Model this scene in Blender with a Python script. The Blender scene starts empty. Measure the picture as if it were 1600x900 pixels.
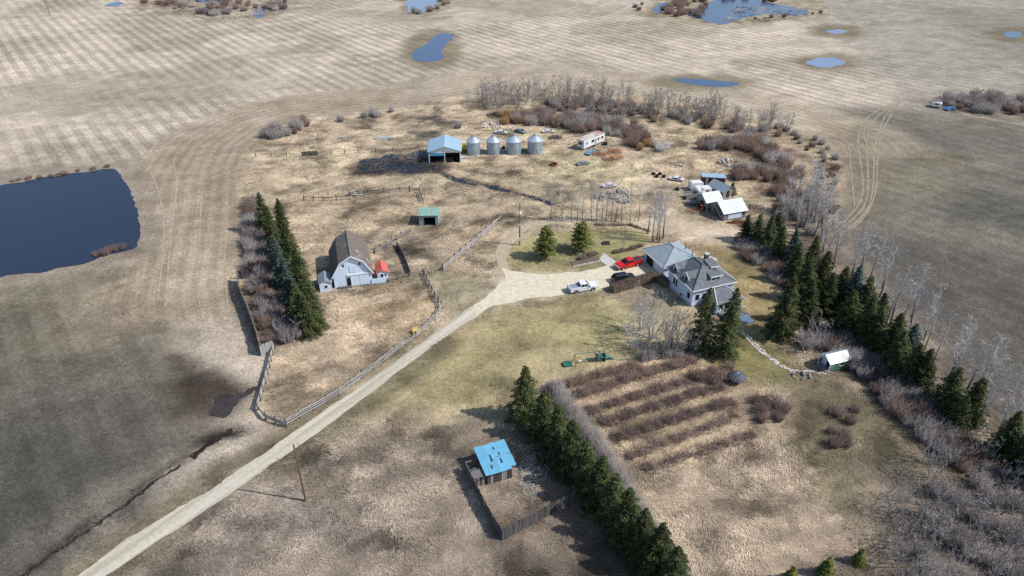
import bpy, bmesh, math, random
import numpy as np
from mathutils import Vector, Matrix
from mathutils.geometry import tessellate_polygon

random.seed(7); RNG = np.random.default_rng(11)
scene = bpy.context.scene
COL = scene.collection
PI = math.pi
R = math.radians

# ------------------------------------------------------------------ camera, sky, sun, exposure
CAM_H = 74.0; PITCH = R(31.7); FPX = 1110.0          # FPX: focal length in pixels of a 1600 px wide frame
cam_d = bpy.data.cameras.new('camera'); cam = bpy.data.objects.new('camera', cam_d); COL.objects.link(cam)
cam.location = (0, 0, CAM_H); cam.rotation_euler = (PI/2 - PITCH, 0, 0)
cam_d.sensor_width = 36.0; cam_d.lens = FPX/1600*36.0; cam_d.clip_start = 1.0; cam_d.clip_end = 12000
scene.camera = cam

SUN_EL = R(46); SUN_DIR = Vector((math.cos(R(-12))*math.cos(SUN_EL), math.sin(R(-12))*math.cos(SUN_EL), math.sin(SUN_EL)))
world = bpy.data.worlds.new('World'); scene.world = world; world.use_nodes = True
wn = world.node_tree.nodes; wl = world.node_tree.links; wn.clear()
sky = wn.new('ShaderNodeTexSky'); sky.sky_type = 'NISHITA'; sky.sun_disc = False
sky.sun_elevation = SUN_EL; sky.sun_rotation = math.atan2(SUN_DIR.x, SUN_DIR.y)
sky.altitude = 500; sky.air_density = 1.0; sky.dust_density = 1.2; sky.ozone_density = 1.0
bg = wn.new('ShaderNodeBackground'); bg.inputs[1].default_value = 0.125
wo = wn.new('ShaderNodeOutputWorld'); wl.new(sky.outputs[0], bg.inputs[0]); wl.new(bg.outputs[0], wo.inputs[0])
sun_d = bpy.data.lights.new('sun', 'SUN'); sun_d.energy = 3.9; sun_d.angle = R(0.53); sun_d.color = (1, .965, .92)
sun = bpy.data.objects.new('sun', sun_d); COL.objects.link(sun)
sun.rotation_euler = (-SUN_DIR).to_track_quat('-Z', 'Y').to_euler(); sun.location = (60, -20, 120)
scene.view_settings.view_transform = 'Standard'; scene.view_settings.look = 'None'
scene.view_settings.exposure = 0.2; scene.view_settings.gamma = 1.0; scene.view_settings.use_curve_mapping = False
scene.render.engine = 'CYCLES'
scene.cycles.use_denoising = False
scene.cycles.max_bounces = 5; scene.cycles.diffuse_bounces = 2; scene.cycles.glossy_bounces = 2
scene.cycles.transparent_max_bounces = 6; scene.cycles.caustics_reflective = False; scene.cycles.caustics_refractive = False

# ------------------------------------------------------------------ helpers
def G(px, py, z=0.0):
    """survey point of the photograph (1600x900) -> point of the place at height z"""
    r = (px-800)/FPX; u = -(py-450)/FPX
    dy = math.cos(PITCH)+u*math.sin(PITCH); dz = -math.sin(PITCH)+u*math.cos(PITCH)
    t = (z-CAM_H)/dz
    return (r*t, dy*t)
def GP(pts): return [G(*p) for p in pts]

def tag(o, label=None, cat=None, group=None, kind=None):
    if label: o['label'] = label
    if cat: o['category'] = cat
    if group: o['group'] = group
    if kind: o['kind'] = kind
    return o
def thing(name, label, cat, loc=(0, 0, 0), rz=0.0, group=None):
    o = bpy.data.objects.new(name, None); COL.objects.link(o); o.empty_display_size = .3
    o.location = (loc[0], loc[1], loc[2] if len(loc) > 2 else 0); o.rotation_euler = (0, 0, rz)
    return tag(o, label, cat, group)
def place(name, mesh, parent=None, loc=(0, 0, 0), rot=(0, 0, 0), sc=(1, 1, 1)):
    o = bpy.data.objects.new(name, mesh); COL.objects.link(o)
    o.location = loc; o.rotation_euler = rot; o.scale = sc
    if parent: o.parent = parent
    return o

class MB:
    """collects shapes for one mesh"""
    def __init__(s, m=None): s.v = []; s.f = []; s.m = m or Matrix()
    def add(s, vs, fs):
        b = len(s.v); s.v += [tuple(s.m @ Vector(p)) for p in vs]; s.f += [tuple(i+b for i in f) for f in fs]; return s
    def box(s, x0, x1, y0, y1, z0, z1):
        return s.add([(x0,y0,z0),(x1,y0,z0),(x1,y1,z0),(x0,y1,z0),(x0,y0,z1),(x1,y0,z1),(x1,y1,z1),(x0,y1,z1)],
                     [(3,2,1,0),(4,5,6,7),(0,1,5,4),(1,2,6,5),(2,3,7,6),(3,0,4,7)])
    def taper(s, x0, x1, y0, y1, z0, z1, dx0, dx1, dy):
        return s.add([(x0,y0,z0),(x1,y0,z0),(x1,y1,z0),(x0,y1,z0),(x0+dx0,y0+dy,z1),(x1-dx1,y0+dy,z1),(x1-dx1,y1-dy,z1),(x0+dx0,y1-dy,z1)],
                     [(3,2,1,0),(4,5,6,7),(0,1,5,4),(1,2,6,5),(2,3,7,6),(3,0,4,7)])
    def prism(s, prof, a, b, axis='y'):
        """profile (p,q) extruded from a to b; axis y: p=x q=z; axis x: p=y q=z; axis z: p=x q=y"""
        n = len(prof)
        def pt(p, q, t): return (p, t, q) if axis == 'y' else ((t, p, q) if axis == 'x' else (p, q, t))
        vs = [pt(p, q, a) for p, q in prof]+[pt(p, q, b) for p, q in prof]
        fs = [tuple(range(n)), tuple(range(2*n-1, n-1, -1))]+[(i, i+n, (i+1) % n+n, (i+1) % n) for i in range(n)]
        return s.add(vs, fs)
    def slab(s, q, t):
        """a plate: polygon q (3D) with thickness t below it"""
        q = [Vector(p) for p in q]; n = (q[1]-q[0]).cross(q[2]-q[0]).normalized()
        if n.z < 0: q = q[::-1]; n = -n
        k = len(q); vs = [tuple(p) for p in q]+[tuple(p-n*t) for p in q]
        return s.add(vs, [tuple(range(k)), tuple(range(2*k-1, k-1, -1))]+[(i, i+k, (i+1) % k+k, (i+1) % k) for i in range(k)])
    def tube(s, pts, rads, n=6, cap=True):
        rings = []; pts = [Vector(p) for p in pts]
        b = len(s.v)
        for i, p in enumerate(pts):
            d = (pts[min(i+1, len(pts)-1)]-pts[max(i-1, 0)]).normalized()
            a = d.orthogonal().normalized(); c = d.cross(a)
            for k in range(n):
                t = 2*PI*k/n; s.v.append(tuple(s.m @ (p+(a*math.cos(t)+c*math.sin(t))*rads[i])))
        for i in range(len(pts)-1):
            for k in range(n):
                s.f.append((b+i*n+k, b+i*n+(k+1) % n, b+(i+1)*n+(k+1) % n, b+(i+1)*n+k))
        if cap:
            s.f.append(tuple(b+k for k in range(n-1, -1, -1))); s.f.append(tuple(b+(len(pts)-1)*n+k for k in range(n)))
        return s
    def lathe(s, prof, n=24):
        """(r,z) profile turned about z"""
        b = len(s.v)
        for r, z in prof:
            for k in range(n):
                t = 2*PI*k/n; s.v.append(tuple(s.m @ Vector((r*math.cos(t), r*math.sin(t), z))))
        for i in range(len(prof)-1):
            for k in range(n):
                s.f.append((b+i*n+k, b+i*n+(k+1) % n, b+(i+1)*n+(k+1) % n, b+(i+1)*n+k))
        return s
    def mesh(s, name, mat):
        me = bpy.data.meshes.new(name); me.from_pydata(s.v, [], s.f); me.update()
        bm = bmesh.new(); bm.from_mesh(me); bmesh.ops.recalc_face_normals(bm, faces=bm.faces); bm.to_mesh(me); bm.free()
        if mat: me.materials.append(mat)
        return me
    def build(s, name, mat, parent=None, bevel=0, smooth=False):
        me = s.mesh(name, mat)
        if bevel:
            bm = bmesh.new(); bm.from_mesh(me)
            bmesh.ops.bevel(bm, geom=[e for e in bm.edges if e.is_manifold and e.calc_face_angle(0) > .5], offset=bevel, segments=2, profile=.6, affect='EDGES')
            bm.to_mesh(me); bm.free()
        if smooth:
            me.polygons.foreach_set('use_smooth', [True]*len(me.polygons))
        return place(name, me, parent)
def box(name, mat, parent, x0, x1, y0, y1, z0, z1, bevel=0):
    return MB().box(x0, x1, y0, y1, z0, z1).build(name, mat, parent, bevel)
def np_mesh(name, v, faces, mat, nper):
    """mesh from numpy arrays; faces (n,nper)"""
    me = bpy.data.meshes.new(name); v = np.asarray(v, np.float32); faces = np.asarray(faces, np.int32)
    me.vertices.add(len(v)); me.vertices.foreach_set('co', v.ravel())
    me.loops.add(faces.size); me.loops.foreach_set('vertex_index', faces.ravel())
    me.polygons.add(len(faces)); me.polygons.foreach_set('loop_start', np.arange(0, faces.size, nper, dtype=np.int32))
    me.polygons.foreach_set('loop_total', np.full(len(faces), nper, np.int32))
    me.update(calc_edges=True)
    if mat: me.materials.append(mat)
    return me

# ------------------------------------------------------------------ materials
def nodes_of(name):
    m = bpy.data.materials.new(name); m.use_nodes = True
    n = m.node_tree.nodes; l = m.node_tree.links; n.clear()
    out = n.new('ShaderNodeOutputMaterial'); bs = n.new('ShaderNodeBsdfPrincipled'); l.new(bs.outputs[0], out.inputs[0])
    return m, n, l, bs
def mixc(n, l, fac, a, b, mode='MIX'):
    x = n.new('ShaderNodeMix'); x.data_type = 'RGBA'; x.blend_type = mode
    for sock, val in ((x.inputs[0], fac), (x.inputs[6], a), (x.inputs[7], b)):
        if isinstance(val, (int, float)): sock.default_value = val
        elif isinstance(val, tuple): sock.default_value = (*val[:3], 1)
        else: l.new(val, sock)
    return x.outputs[2]
def math_(n, l, op, a, b=None, c=None, clamp=False):
    x = n.new('ShaderNodeMath'); x.operation = op; x.use_clamp = clamp
    for i, val in enumerate((a, b, c)):
        if val is None: continue
        if isinstance(val, (int, float)): x.inputs[i].default_value = val
        else: l.new(val, x.inputs[i])
    return x.outputs[0]
def noise_(n, l, vec, scale, detail=3, rough=.55, dist=0):
    x = n.new('ShaderNodeTexNoise'); x.inputs['Scale'].default_value = scale; x.inputs['Detail'].default_value = detail
    x.inputs['Roughness'].default_value = rough; x.inputs['Distortion'].default_value = dist
    if vec is not None: l.new(vec, x.inputs['Vector'])
    return x.outputs[0]
def remap(n, l, v, a, b, c=0., d=1.):
    x = n.new('ShaderNodeMapRange'); l.new(v, x.inputs[0])
    for i, q in enumerate((a, b, c, d)): x.inputs[i+1].default_value = q
    return x.outputs[0]
def mat(name, col, rough=.8, metal=0., var=.3, scale=1.5, rand=0., col2=None, c2=(.5, .62), s2=.8, bump=0., stretch=None, lines=None, spec=.5):
    """base colour with grain; col2 patches; rand: difference from copy to copy; lines (axis, spacing): fine board or panel joints as relief"""
    m, n, l, bs = nodes_of(name)
    tc = n.new('ShaderNodeTexCoord').outputs['Object']
    vec = tc
    if stretch:
        mp = n.new('ShaderNodeMapping'); l.new(tc, mp.inputs[0]); mp.inputs['Scale'].default_value = stretch; vec = mp.outputs[0]
    oi = n.new('ShaderNodeObjectInfo').outputs['Random']
    nz = noise_(n, l, vec, scale, 4, .6)
    c = col
    if col2:
        f = remap(n, l, noise_(n, l, vec, s2, 5, .65), c2[0], c2[1])
        c = mixc(n, l, f, col, col2)
    v = remap(n, l, nz, .25, .75, 1-var, 1+var)
    if rand:
        v = math_(n, l, 'MULTIPLY', v, remap(n, l, oi, 0, 1, 1-rand, 1+rand))
    cc = n.new('ShaderNodeCombineColor')
    for i in range(3): l.new(v, cc.inputs[i])
    l.new(mixc(n, l, 1.0, c, cc.outputs[0], 'MULTIPLY'), bs.inputs['Base Color'])
    bs.inputs['Roughness'].default_value = rough; bs.inputs['Metallic'].default_value = metal
    bs.inputs['Specular IOR Level'].default_value = spec
    h = None
    if lines:
        sp = n.new('ShaderNodeSeparateXYZ'); l.new(tc, sp.inputs[0])
        w = math_(n, l, 'FRACT', math_(n, l, 'DIVIDE', sp.outputs['XYZ'.index(lines[0])], lines[1]))
        h = w
    if bump or lines:
        b = n.new('ShaderNodeBump'); b.inputs['Strength'].default_value = bump or .6; b.inputs['Distance'].default_value = .04
        l.new(h if h is not None else nz, b.inputs['Height']); l.new(b.outputs[0], bs.inputs['Normal'])
    return m

K = {}
K['shingle'] = mat('grey_shingle', (.125, .14, .155), .9, var=.28, scale=6, col2=(.19, .2, .21), s2=1.3)
K['shingle_pale'] = mat('pale_shingle', (.27, .33, .36), .9, var=.2, scale=6, col2=(.34, .39, .41), s2=1.1)
K['siding'] = mat('pale_blue_siding', (.56, .67, .84), .7, var=.06, scale=1)
K['white'] = mat('white_paint', (.75, .76, .77), .6, var=.1)
K['white_old'] = mat('old_white_boards', (.62, .73, .88), .8, var=.08, scale=1.2, col2=(.5, .53, .57), c2=(.66, .8), s2=.9, stretch=(4, 4, .5))  # white boards; the bluish light of the sky is put into the colour
K['barn_roof'] = mat('weathered_barn_shingles', (.15, .125, .105), .95, var=.35, scale=2.5, col2=(.52, .53, .55), c2=(.58, .70), s2=.8, bump=.3)
K['red_roof'] = mat('faded_red_roof', (.60, .135, .105), .75, var=.18, scale=2)
K['metal_blue'] = mat('pale_blue_metal_roof', (.40, .56, .66), .45, .25, var=.08, scale=.7)
K['trim_blue'] = mat('blue_metal_trim', (.10, .33, .52), .5, .1, var=.1)
K['bin'] = mat('galvanised_steel', (.36, .42, .47), .5, .3, var=.12, scale=.8, stretch=(2, 2, .4))
K['bin_roof'] = mat('galvanised_roof', (.56, .62, .67), .38, .5, var=.1, scale=.8)
K['green_roof'] = mat('faded_green_metal', (.24, .40, .33), .6, .1, var=.2, scale=1, col2=(.36, .47, .42), s2=.8)
K['green_wall'] = mat('weathered_teal_boards', (.25, .33, .33), .85, var=.3, scale=1.5, stretch=(3, 3, .5))
K['green_paint'] = mat('green_painted_boards', (.06, .20, .10), .7, var=.2, lines=('Z', .2))
K['white_metal'] = mat('white_metal_roof', (.60, .66, .70), .5, .1, var=.14, scale=.6, stretch=(.6, .6, .6))
K['grey_metal'] = mat('dull_grey_metal_roof', (.30, .36, .41), .5, .3, var=.15, scale=.8)
K['rust_red'] = mat('red_brown_boards', (.13, .045, .035), .85, var=.3, stretch=(3, 3, .5))
K['old_wood'] = mat('weathered_grey_wood', (.20, .185, .175), .9, var=.35, scale=2, rand=.3, stretch=(4, 4, .6))
K['dark_wood'] = mat('dark_weathered_wood', (.085, .08, .08), .9, var=.35, scale=2, rand=.35, stretch=(4, 4, .6))
K['fence_wood'] = mat('silver_fence_boards', (.36, .34, .33), .9, var=.25, scale=2, rand=.2)
K['pale_wood'] = mat('bleached_lumber', (.5, .48, .45), .85, var=.25, rand=.25)
K['pole'] = mat('brown_utility_pole', (.16, .085, .045), .85, var=.25, stretch=(3, 3, .4))
K['pole_grey'] = mat('grey_utility_pole', (.13, .11, .10), .85, var=.25, stretch=(3, 3, .4))
K['dark'] = mat('unlit_interior', (.012, .011, .011), .9, var=.2)
K['glass'] = mat('window_glass', (.012, .016, .022), .06, var=.02)
K['rubber'] = mat('black_rubber', (.02, .02, .02), .85, var=.2)
K['rim'] = mat('alloy_rim', (.45, .46, .48), .35, .7, var=.05)
K['red_car'] = mat('red_car_paint', (.56, .012, .014), .28, var=.02)
K['white_car'] = mat('white_car_paint', (.74, .76, .79), .3, var=.02)
K['black_car'] = mat('black_car_paint', (.012, .016, .022), .18, var=.02)
K['liner'] = mat('black_bed_liner', (.03, .03, .032), .8, var=.1)
K['chrome'] = mat('chrome', (.6, .6, .6), .2, 1.0, var=.02)
K['lamp'] = mat('headlamp_glass', (.7, .72, .74), .1, var=.02)
K['tail'] = mat('tail_lamp_red', (.35, .01, .01), .2, var=.02)
K['rust'] = mat('rusty_steel', (.20, .075, .035), .85, .2, var=.35, col2=(.09, .05, .04), s2=2)
K['orange'] = mat('faded_orange_paint', (.52, .12, .05), .6, var=.2, col2=(.3, .1, .05), s2=1.5)
K['yellow'] = mat('yellow_paint', (.72, .47, .03), .5, var=.1)
K['trailer_roof'] = mat('rust_stained_trailer_roof', (.6, .56, .53), .7, var=.15, col2=(.38, .20, .14), c2=(.42, .6), s2=.55)
K['trailer'] = mat('white_trailer_siding', (.68, .68, .68), .6, var=.12, col2=(.5, .45, .4), c2=(.62, .75), s2=.8)
K['blue_roof'] = mat('bright_blue_metal_sheet', (.15, .42, .60), .5, .1, var=.1, scale=1, rand=.1)
K['straw'] = mat('golden_straw', (.62, .42, .15), .95, var=.3, scale=5, bump=.8)
K['stone'] = mat('pale_flagstone', (.52, .47, .43), .9, var=.2, rand=.3)
K['rock'] = mat('field_stone', (.33, .31, .30), .9, var=.3, rand=.35, bump=.6)
K['concrete'] = mat('pale_concrete', (.50, .49, .46), .9, var=.15, scale=.8)
K['spruce'] = mat('spruce_needles', (.048, .064, .025), .75, var=.6, scale=2.0, rand=.3, col2=(.115, .122, .036), c2=(.47, .64), s2=.9, spec=.2)
K['blue_spruce'] = mat('blue_spruce_needles', (.068, .1, .078), .75, var=.5, scale=1.1, rand=.15, spec=.25)
K['pine'] = mat('pine_needles', (.15, .165, .04), .75, var=.45, scale=1.1, rand=.1, spec=.25)
K['bark'] = mat('dark_bark', (.07, .055, .045), .95, var=.3)
K['twig_grey'] = mat('grey_bare_twigs', (.30, .272, .262), .9, var=.25, scale=.6, rand=.25)
K['twig_brown'] = mat('brown_bare_twigs', (.205, .14, .11), .9, var=.3, scale=.6, rand=.3)
K['twig_red'] = mat('reddish_bare_twigs', (.18, .128, .112), .9, var=.3, scale=.6, rand=.2)
K['twig_orange'] = mat('orange_willow_twigs', (.32, .19, .085), .9, var=.3, scale=.6, rand=.15)
K['twig_pale'] = mat('pale_bare_twigs', (.5, .47, .45), .9, var=.2, scale=.6, rand=.15)
K['hedge_brown'] = mat('brown_hedge_twigs', (.17, .125, .095), .9, var=.35, scale=.8)
# aspen: dark furrowed bark at the foot, pale above
m_, n_, l_, b_ = nodes_of('aspen_bark')
g_ = n_.new('ShaderNodeSeparateXYZ'); l_.new(n_.new('ShaderNodeTexCoord').outputs['Object'], g_.inputs[0])
f_ = remap(n_, l_, g_.outputs[2], 1.2, 4.8)
l_.new(mixc(n_, l_, f_, (.075, .07, .068), (.52, .51, .5)), b_.inputs['Base Color']); b_.inputs['Roughness'].default_value = .85
K['aspen'] = m_
m_, n_, l_, b_ = nodes_of('pale_birch_bark')
b_.inputs['Base Color'].default_value = (.55, .53, .5, 1); b_.inputs['Roughness'].default_value = .8
K['birch'] = m_

# ------------------------------------------------------------------ ground: one sheet, its colours mapped over the place
NT = RNG.random((256, 256)).astype(np.float32)
def vnoise(x, y, s, off=0):
    x = x/s+off*17.3; y = y/s+off*31.7
    xi = np.floor(x).astype(int); yi = np.floor(y).astype(int); fx = x-xi; fy = y-yi
    fx = fx*fx*(3-2*fx); fy = fy*fy*(3-2*fy)
    a = NT[xi % 256, yi % 256]; b = NT[(xi+1) % 256, yi % 256]; c = NT[xi % 256, (yi+1) % 256]; d = NT[(xi+1) % 256, (yi+1) % 256]
    return (a*(1-fx)+b*fx)*(1-fy)+(c*(1-fx)+d*fx)*fy
def fbm(x, y, s, off=0, o=4):
    t = 0; a = .5; n = 0
    for i in range(o):
        t = t+a*vnoise(x, y, s/2**i, off+i*3); n += a; a *= .55
    return t/n
def seg_dist(x, y, a, b):
    ax, ay = a; bx, by = b; dx = bx-ax; dy = by-ay
    t = np.clip(((x-ax)*dx+(y-ay)*dy)/(dx*dx+dy*dy+1e-9), 0, 1)
    return np.hypot(x-ax-t*dx, y-ay-t*dy)
def sdf_poly(x, y, P):
    d = np.full(x.shape, 1e9); ins = np.zeros(x.shape, bool); k = len(P)
    for i in range(k):
        a, b = P[i], P[(i+1) % k]
        d = np.minimum(d, seg_dist(x, y, a, b))
        if a[1] != b[1]:
            c = ((a[1] > y) != (b[1] > y)) & (x < (b[0]-a[0])*(y-a[1])/(b[1]-a[1])+a[0]); ins ^= c
    return np.where(ins, -d, d)
def line_dist(x, y, P):
    d = np.full(x.shape, 1e9)
    for a, b in zip(P[:-1], P[1:]): d = np.minimum(d, seg_dist(x, y, a, b))
    return d
def sstep(a, b, v):
    t = np.clip((v-a)/(b-a), 0, 1); return t*t*(3-2*t)
def srgb(r, g, b, k=1/1.17):
    return np.array([((c/255+.055)/1.055)**2.4 if c > 10 else c/255/12.92 for c in (r, g, b)])*k

xs = np.concatenate([np.array([-3500, -2200, -1400, -900, -650, -500, -420]), np.arange(-360, 361, 1.3), np.array([420, 500, 650, 900, 1400, 2200, 3500])])
ys = np.concatenate([np.array([-2500, -1200, -500, -200, -60, 0, 20, 34]), np.arange(40, 230, 1.0), np.arange(230, 520, 1.8), np.array([540, 600, 700, 900, 1300, 2000, 3000, 5000])])
GX, GY = np.meshgrid(xs, ys); gx = GX.ravel(); gy = GY.ravel()
W1 = (fbm(gx, gy, 9, 1)-.5)*2; W2 = (fbm(gx, gy, 9, 2)-.5)*2
base = np.zeros((len(gx), 3)); grassy = np.zeros(len(gx)); fur_amt = np.zeros(len(gx)); fur_ph = np.zeros(len(gx))
n30 = fbm(gx, gy, 34, 5); n12 = fbm(gx, gy, 12, 6); n5 = fbm(gx, gy, 5, 7, 3); n80 = fbm(gx, gy, 90, 8)

def paint(poly, col, feather=4, amt=1.0, warp=2.5, patch=None, line=None, grass=None, fur=None, world_pts=False):
    """lay a soil or grass colour inside a polygon (or along a line of half width `line`) with a ragged edge"""
    P = poly if world_pts else GP(poly)
    px = [p[0] for p in P]; py = [p[1] for p in P]; mg = feather+warp*2+(line or 0)+3
    sel = np.where((gx > min(px)-mg) & (gx < max(px)+mg) & (gy > min(py)-mg) & (gy < max(py)+mg))[0]
    x = gx[sel]+W1[sel]*warp; y = gy[sel]+W2[sel]*warp
    d = line_dist(x, y, P)-line if line is not None else sdf_poly(x, y, P)
    a = sstep(feather/2, -feather/2, d)*amt
    if patch is not None:
        nz = {5: n5, 12: n12, 30: n30}[patch[0]][sel]
        a = a*sstep(patch[1], patch[2], nz)
    base[sel] = base[sel]*(1-a[:, None])+np.asarray(col)[None, :]*a[:, None]
    if grass is not None: grassy[sel] = grassy[sel]*(1-a)+grass*a
    if fur is not None: fur_amt[sel] = fur_amt[sel]*(1-a)+fur*a
    return sel, a

YARD = [(378, 262), (392, 228), (425, 203), (480, 186), (560, 176), (640, 168), (720, 150), (800, 136), (900, 138), (1000, 150), (1100, 166), (1180, 186), (1240, 205),
        (1290, 222), (1313, 250), (1318, 290), (1308, 325), (1285, 352), (1330, 410), (1420, 505), (1500, 590), (1620, 690), (1800, 830), (1900, 1000), (-80, 1000),
        (120, 900), (330, 745), (440, 668), (400, 642), (428, 545), (408, 552), (374, 442), (380, 330)]
YW = GP(YARD)
d_yard = sdf_poly(gx, gy, YW)
# stubble everywhere, darker and paler patches
STUB = srgb(198, 182, 161); STUB_D = srgb(172, 158, 139)
t = sstep(.35, .65, n30)[:, None]; base[:] = STUB*(1-t)+STUB_D*t
base *= (1+.10*(n80-.5)[:, None]*2)
vd = Vector((-.9, 1.175)).normalized()           # direction of the drill rows
fur_ph[:] = (gx*vd.y-gy*vd.x)/4.7; fur_amt[:] = .85*sstep(.2, .5, fbm(gx, gy, 60, 9))+.1
# right-hand fields: darker, greyer summerfallow
paint([(1230, 205), (1330, 168), (1420, 168), (1620, 190), (2300, 230), (2600, 1200), (1500, 900), (1500, 600), (1300, 380), (1290, 320)], srgb(122, 116, 102), 16, .95, 5, fur=.3)
paint([(1380, 205), (1500, 215), (1700, 250), (1900, 500), (1700, 600), (1560, 430), (1430, 330)], srgb(100, 97, 88), 30, .8, 8, patch=(30, .38, .6))
paint([(1300, 360), (1420, 370), (1600, 420), (1800, 600), (1700, 720), (1500, 600), (1400, 480)], srgb(98, 93, 85), 14, .85, 5, fur=.3)
paint([(1380, 230), (1450, 265), (1520, 300), (1440, 310), (1370, 290)], srgb(140, 134, 108), 18, .7, 6, patch=(12, .35, .6))
paint([(1240, 0), (1620, -20), (1800, 190), (1420, 165), (1300, 60)], srgb(158, 151, 134), 40, .8, 8, fur=.25)
paint([(1440, 10), (1620, 20), (1700, 130), (1560, 90)], srgb(140, 136, 121), 30, .8, 8)
# left lower field: dark soil, with some cloud shade put into its colour
paint([(-400, 436), (0, 438), (120, 425), (220, 445), (300, 520), (345, 600), (335, 690), (200, 800), (60, 905), (-400, 1100)], srgb(114, 107, 93), 12, .95, 5, fur=.45)
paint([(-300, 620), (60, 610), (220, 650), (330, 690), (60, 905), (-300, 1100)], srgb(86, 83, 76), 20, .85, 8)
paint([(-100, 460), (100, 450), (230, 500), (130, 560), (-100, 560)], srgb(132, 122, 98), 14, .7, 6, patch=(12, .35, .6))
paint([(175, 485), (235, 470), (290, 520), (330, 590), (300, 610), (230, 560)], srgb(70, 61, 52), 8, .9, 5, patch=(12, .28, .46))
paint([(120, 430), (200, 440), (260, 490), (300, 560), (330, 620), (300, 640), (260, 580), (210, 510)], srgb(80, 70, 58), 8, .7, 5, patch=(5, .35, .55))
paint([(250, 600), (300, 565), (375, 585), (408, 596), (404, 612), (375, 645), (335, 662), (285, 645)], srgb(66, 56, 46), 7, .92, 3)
# headland driven round the yard
hd = sstep(34, 20, d_yard)*(d_yard > -1)
hd = hd*np.maximum(sstep(96, 118, gy+W1*8), sstep(0, 30, gx)); left = sstep(-20, -45, gx)*hd
for msk, c in ((hd*(1-left), srgb(182, 166, 141)), (left, srgb(166, 149, 124))):
    q = (sstep(.25, .5, n12)*.5+.4)*msk
    k = np.where(gx > 75, np.where(gy < 190, 0., 1.), 1.)
    q = q*k; base[:] = base*(1-q[:, None])+c*q[:, None]
ring = (hd > .35) & ((gx < 75) | (gy > 190)); fur_ph[ring] = d_yard[ring]/3.1; fur_amt[ring] = .5*hd[ring]
paint([(1290, 200), (1345, 190), (1400, 215), (1385, 290), (1375, 330), (1330, 365), (1300, 372), (1318, 320), (1322, 260)], srgb(140, 126, 104), 10, .8, 3)
# bank round the dugout
paint([(-60, 272), (90, 262), (200, 250), (235, 300), (240, 390), (170, 425), (60, 442), (-60, 450)], srgb(150, 138, 120), 9, .85, 4, grass=.5, fur=0)
paint([(100, 425), (230, 395), (260, 450), (240, 520), (140, 470)], srgb(120, 108, 88), 10, .7, 5, patch=(5, .4, .55))
# the farmyard: bleached grass
inside = sstep(2.5, -2.5, d_yard+W1*2.0)
c = srgb(184, 164, 134); base[:] = base*(1-inside[:, None])+c*inside[:, None]; grassy[:] = inside*.9; fur_amt *= (1-inside)
paint([(520, 215), (660, 200), (900, 190), (1090, 235), (1120, 290), (1000, 300), (800, 270), (560, 280), (450, 290), (420, 240)], srgb(208, 187, 152), 14, .8, 6, patch=(12, .3, .55))
paint([(730, 250), (900, 245), (1020, 260), (980, 300), (870, 285), (760, 270)], srgb(186, 170, 130), 10, .7, 4, patch=(12, .3, .55))
paint([(440, 300), (660, 300), (780, 345), (690, 420), (600, 460), (500, 330)], srgb(188, 166, 134), 10, .8, 5, patch=(12, .35, .6))
paint([(640, 330), (690, 330), (700, 420), (630, 420)], srgb(118, 103, 86), 8, .6, 4, patch=(5, .42, .6))
paint([(600, 375), (650, 350), (690, 420), (640, 430), (600, 440)], srgb(122, 112, 98), 8, .55, 3, patch=(5, .35, .55))
paint([(500, 455), (600, 450), (650, 430), (686, 480), (600, 560), (440, 655), (408, 640), (432, 550), (470, 530)], srgb(190, 168, 138), 6, .85, 3, patch=(12, .25, .5))
paint([(560, 455), (680, 440), (680, 490), (600, 520)], srgb(196, 168, 128), 10, .7, 4, patch=(5, .35, .55))
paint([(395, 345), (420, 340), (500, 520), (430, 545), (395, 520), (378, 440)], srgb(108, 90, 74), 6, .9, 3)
paint([(430, 625), (470, 600), (520, 585), (540, 590), (480, 640), (440, 655)], srgb(92, 76, 60), 6, .75, 3, patch=(5, .35, .55))
# wet hollow and ditch beyond the corral
WET = [(548, 258), (566, 250), (600, 243), (650, 238), (700, 246), (705, 262), (690, 272), (640, 276), (590, 274), (560, 272)]
paint(WET, srgb(84, 72, 60), 6, .9, 3)
paint([(690, 270), (730, 282), (770, 290), (820, 303), (850, 312), (880, 322), (905, 330)], srgb(58, 50, 50), 1.6, .95, 1.6, line=.75, patch=(5, .22, .46))
paint([(620, 278), (700, 278), (760, 292), (700, 296), (640, 290)], srgb(96, 86, 70), 6, .7, 3, patch=(5, .4, .55))
paint([(640, 205), (690, 205), (690, 217), (640, 217)], srgb(82, 76, 72), 4, .85, 3, patch=(5, .4, .5))
paint([(655, 182), (690, 178), (710, 195), (680, 203), (655, 198)], srgb(110, 102, 94), 4, .8, 3, patch=(5, .42, .52))
# top right of the yard, rough and brown
paint([(1080, 190), (1200, 200), (1290, 235), (1300, 300), (1230, 330), (1150, 280), (1080, 230)], srgb(166, 142, 116), 12, .8, 5, patch=(12, .3, .5))
paint([(1040, 190), (1090, 185), (1120, 215), (1060, 235)], srgb(206, 186, 148), 8, .8, 4)
paint([(1040, 225), (1130, 235), (1150, 260), (1080, 270)], srgb(216, 194, 152), 8, .7, 4, patch=(5, .35, .55))
paint([(1290, 345), (1380, 400), (1460, 500), (1560, 590), (1800, 790), (1500, 640), (1400, 520), (1300, 430), (1240, 375)], srgb(112, 101, 90), 6, .8, 3)
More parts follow.
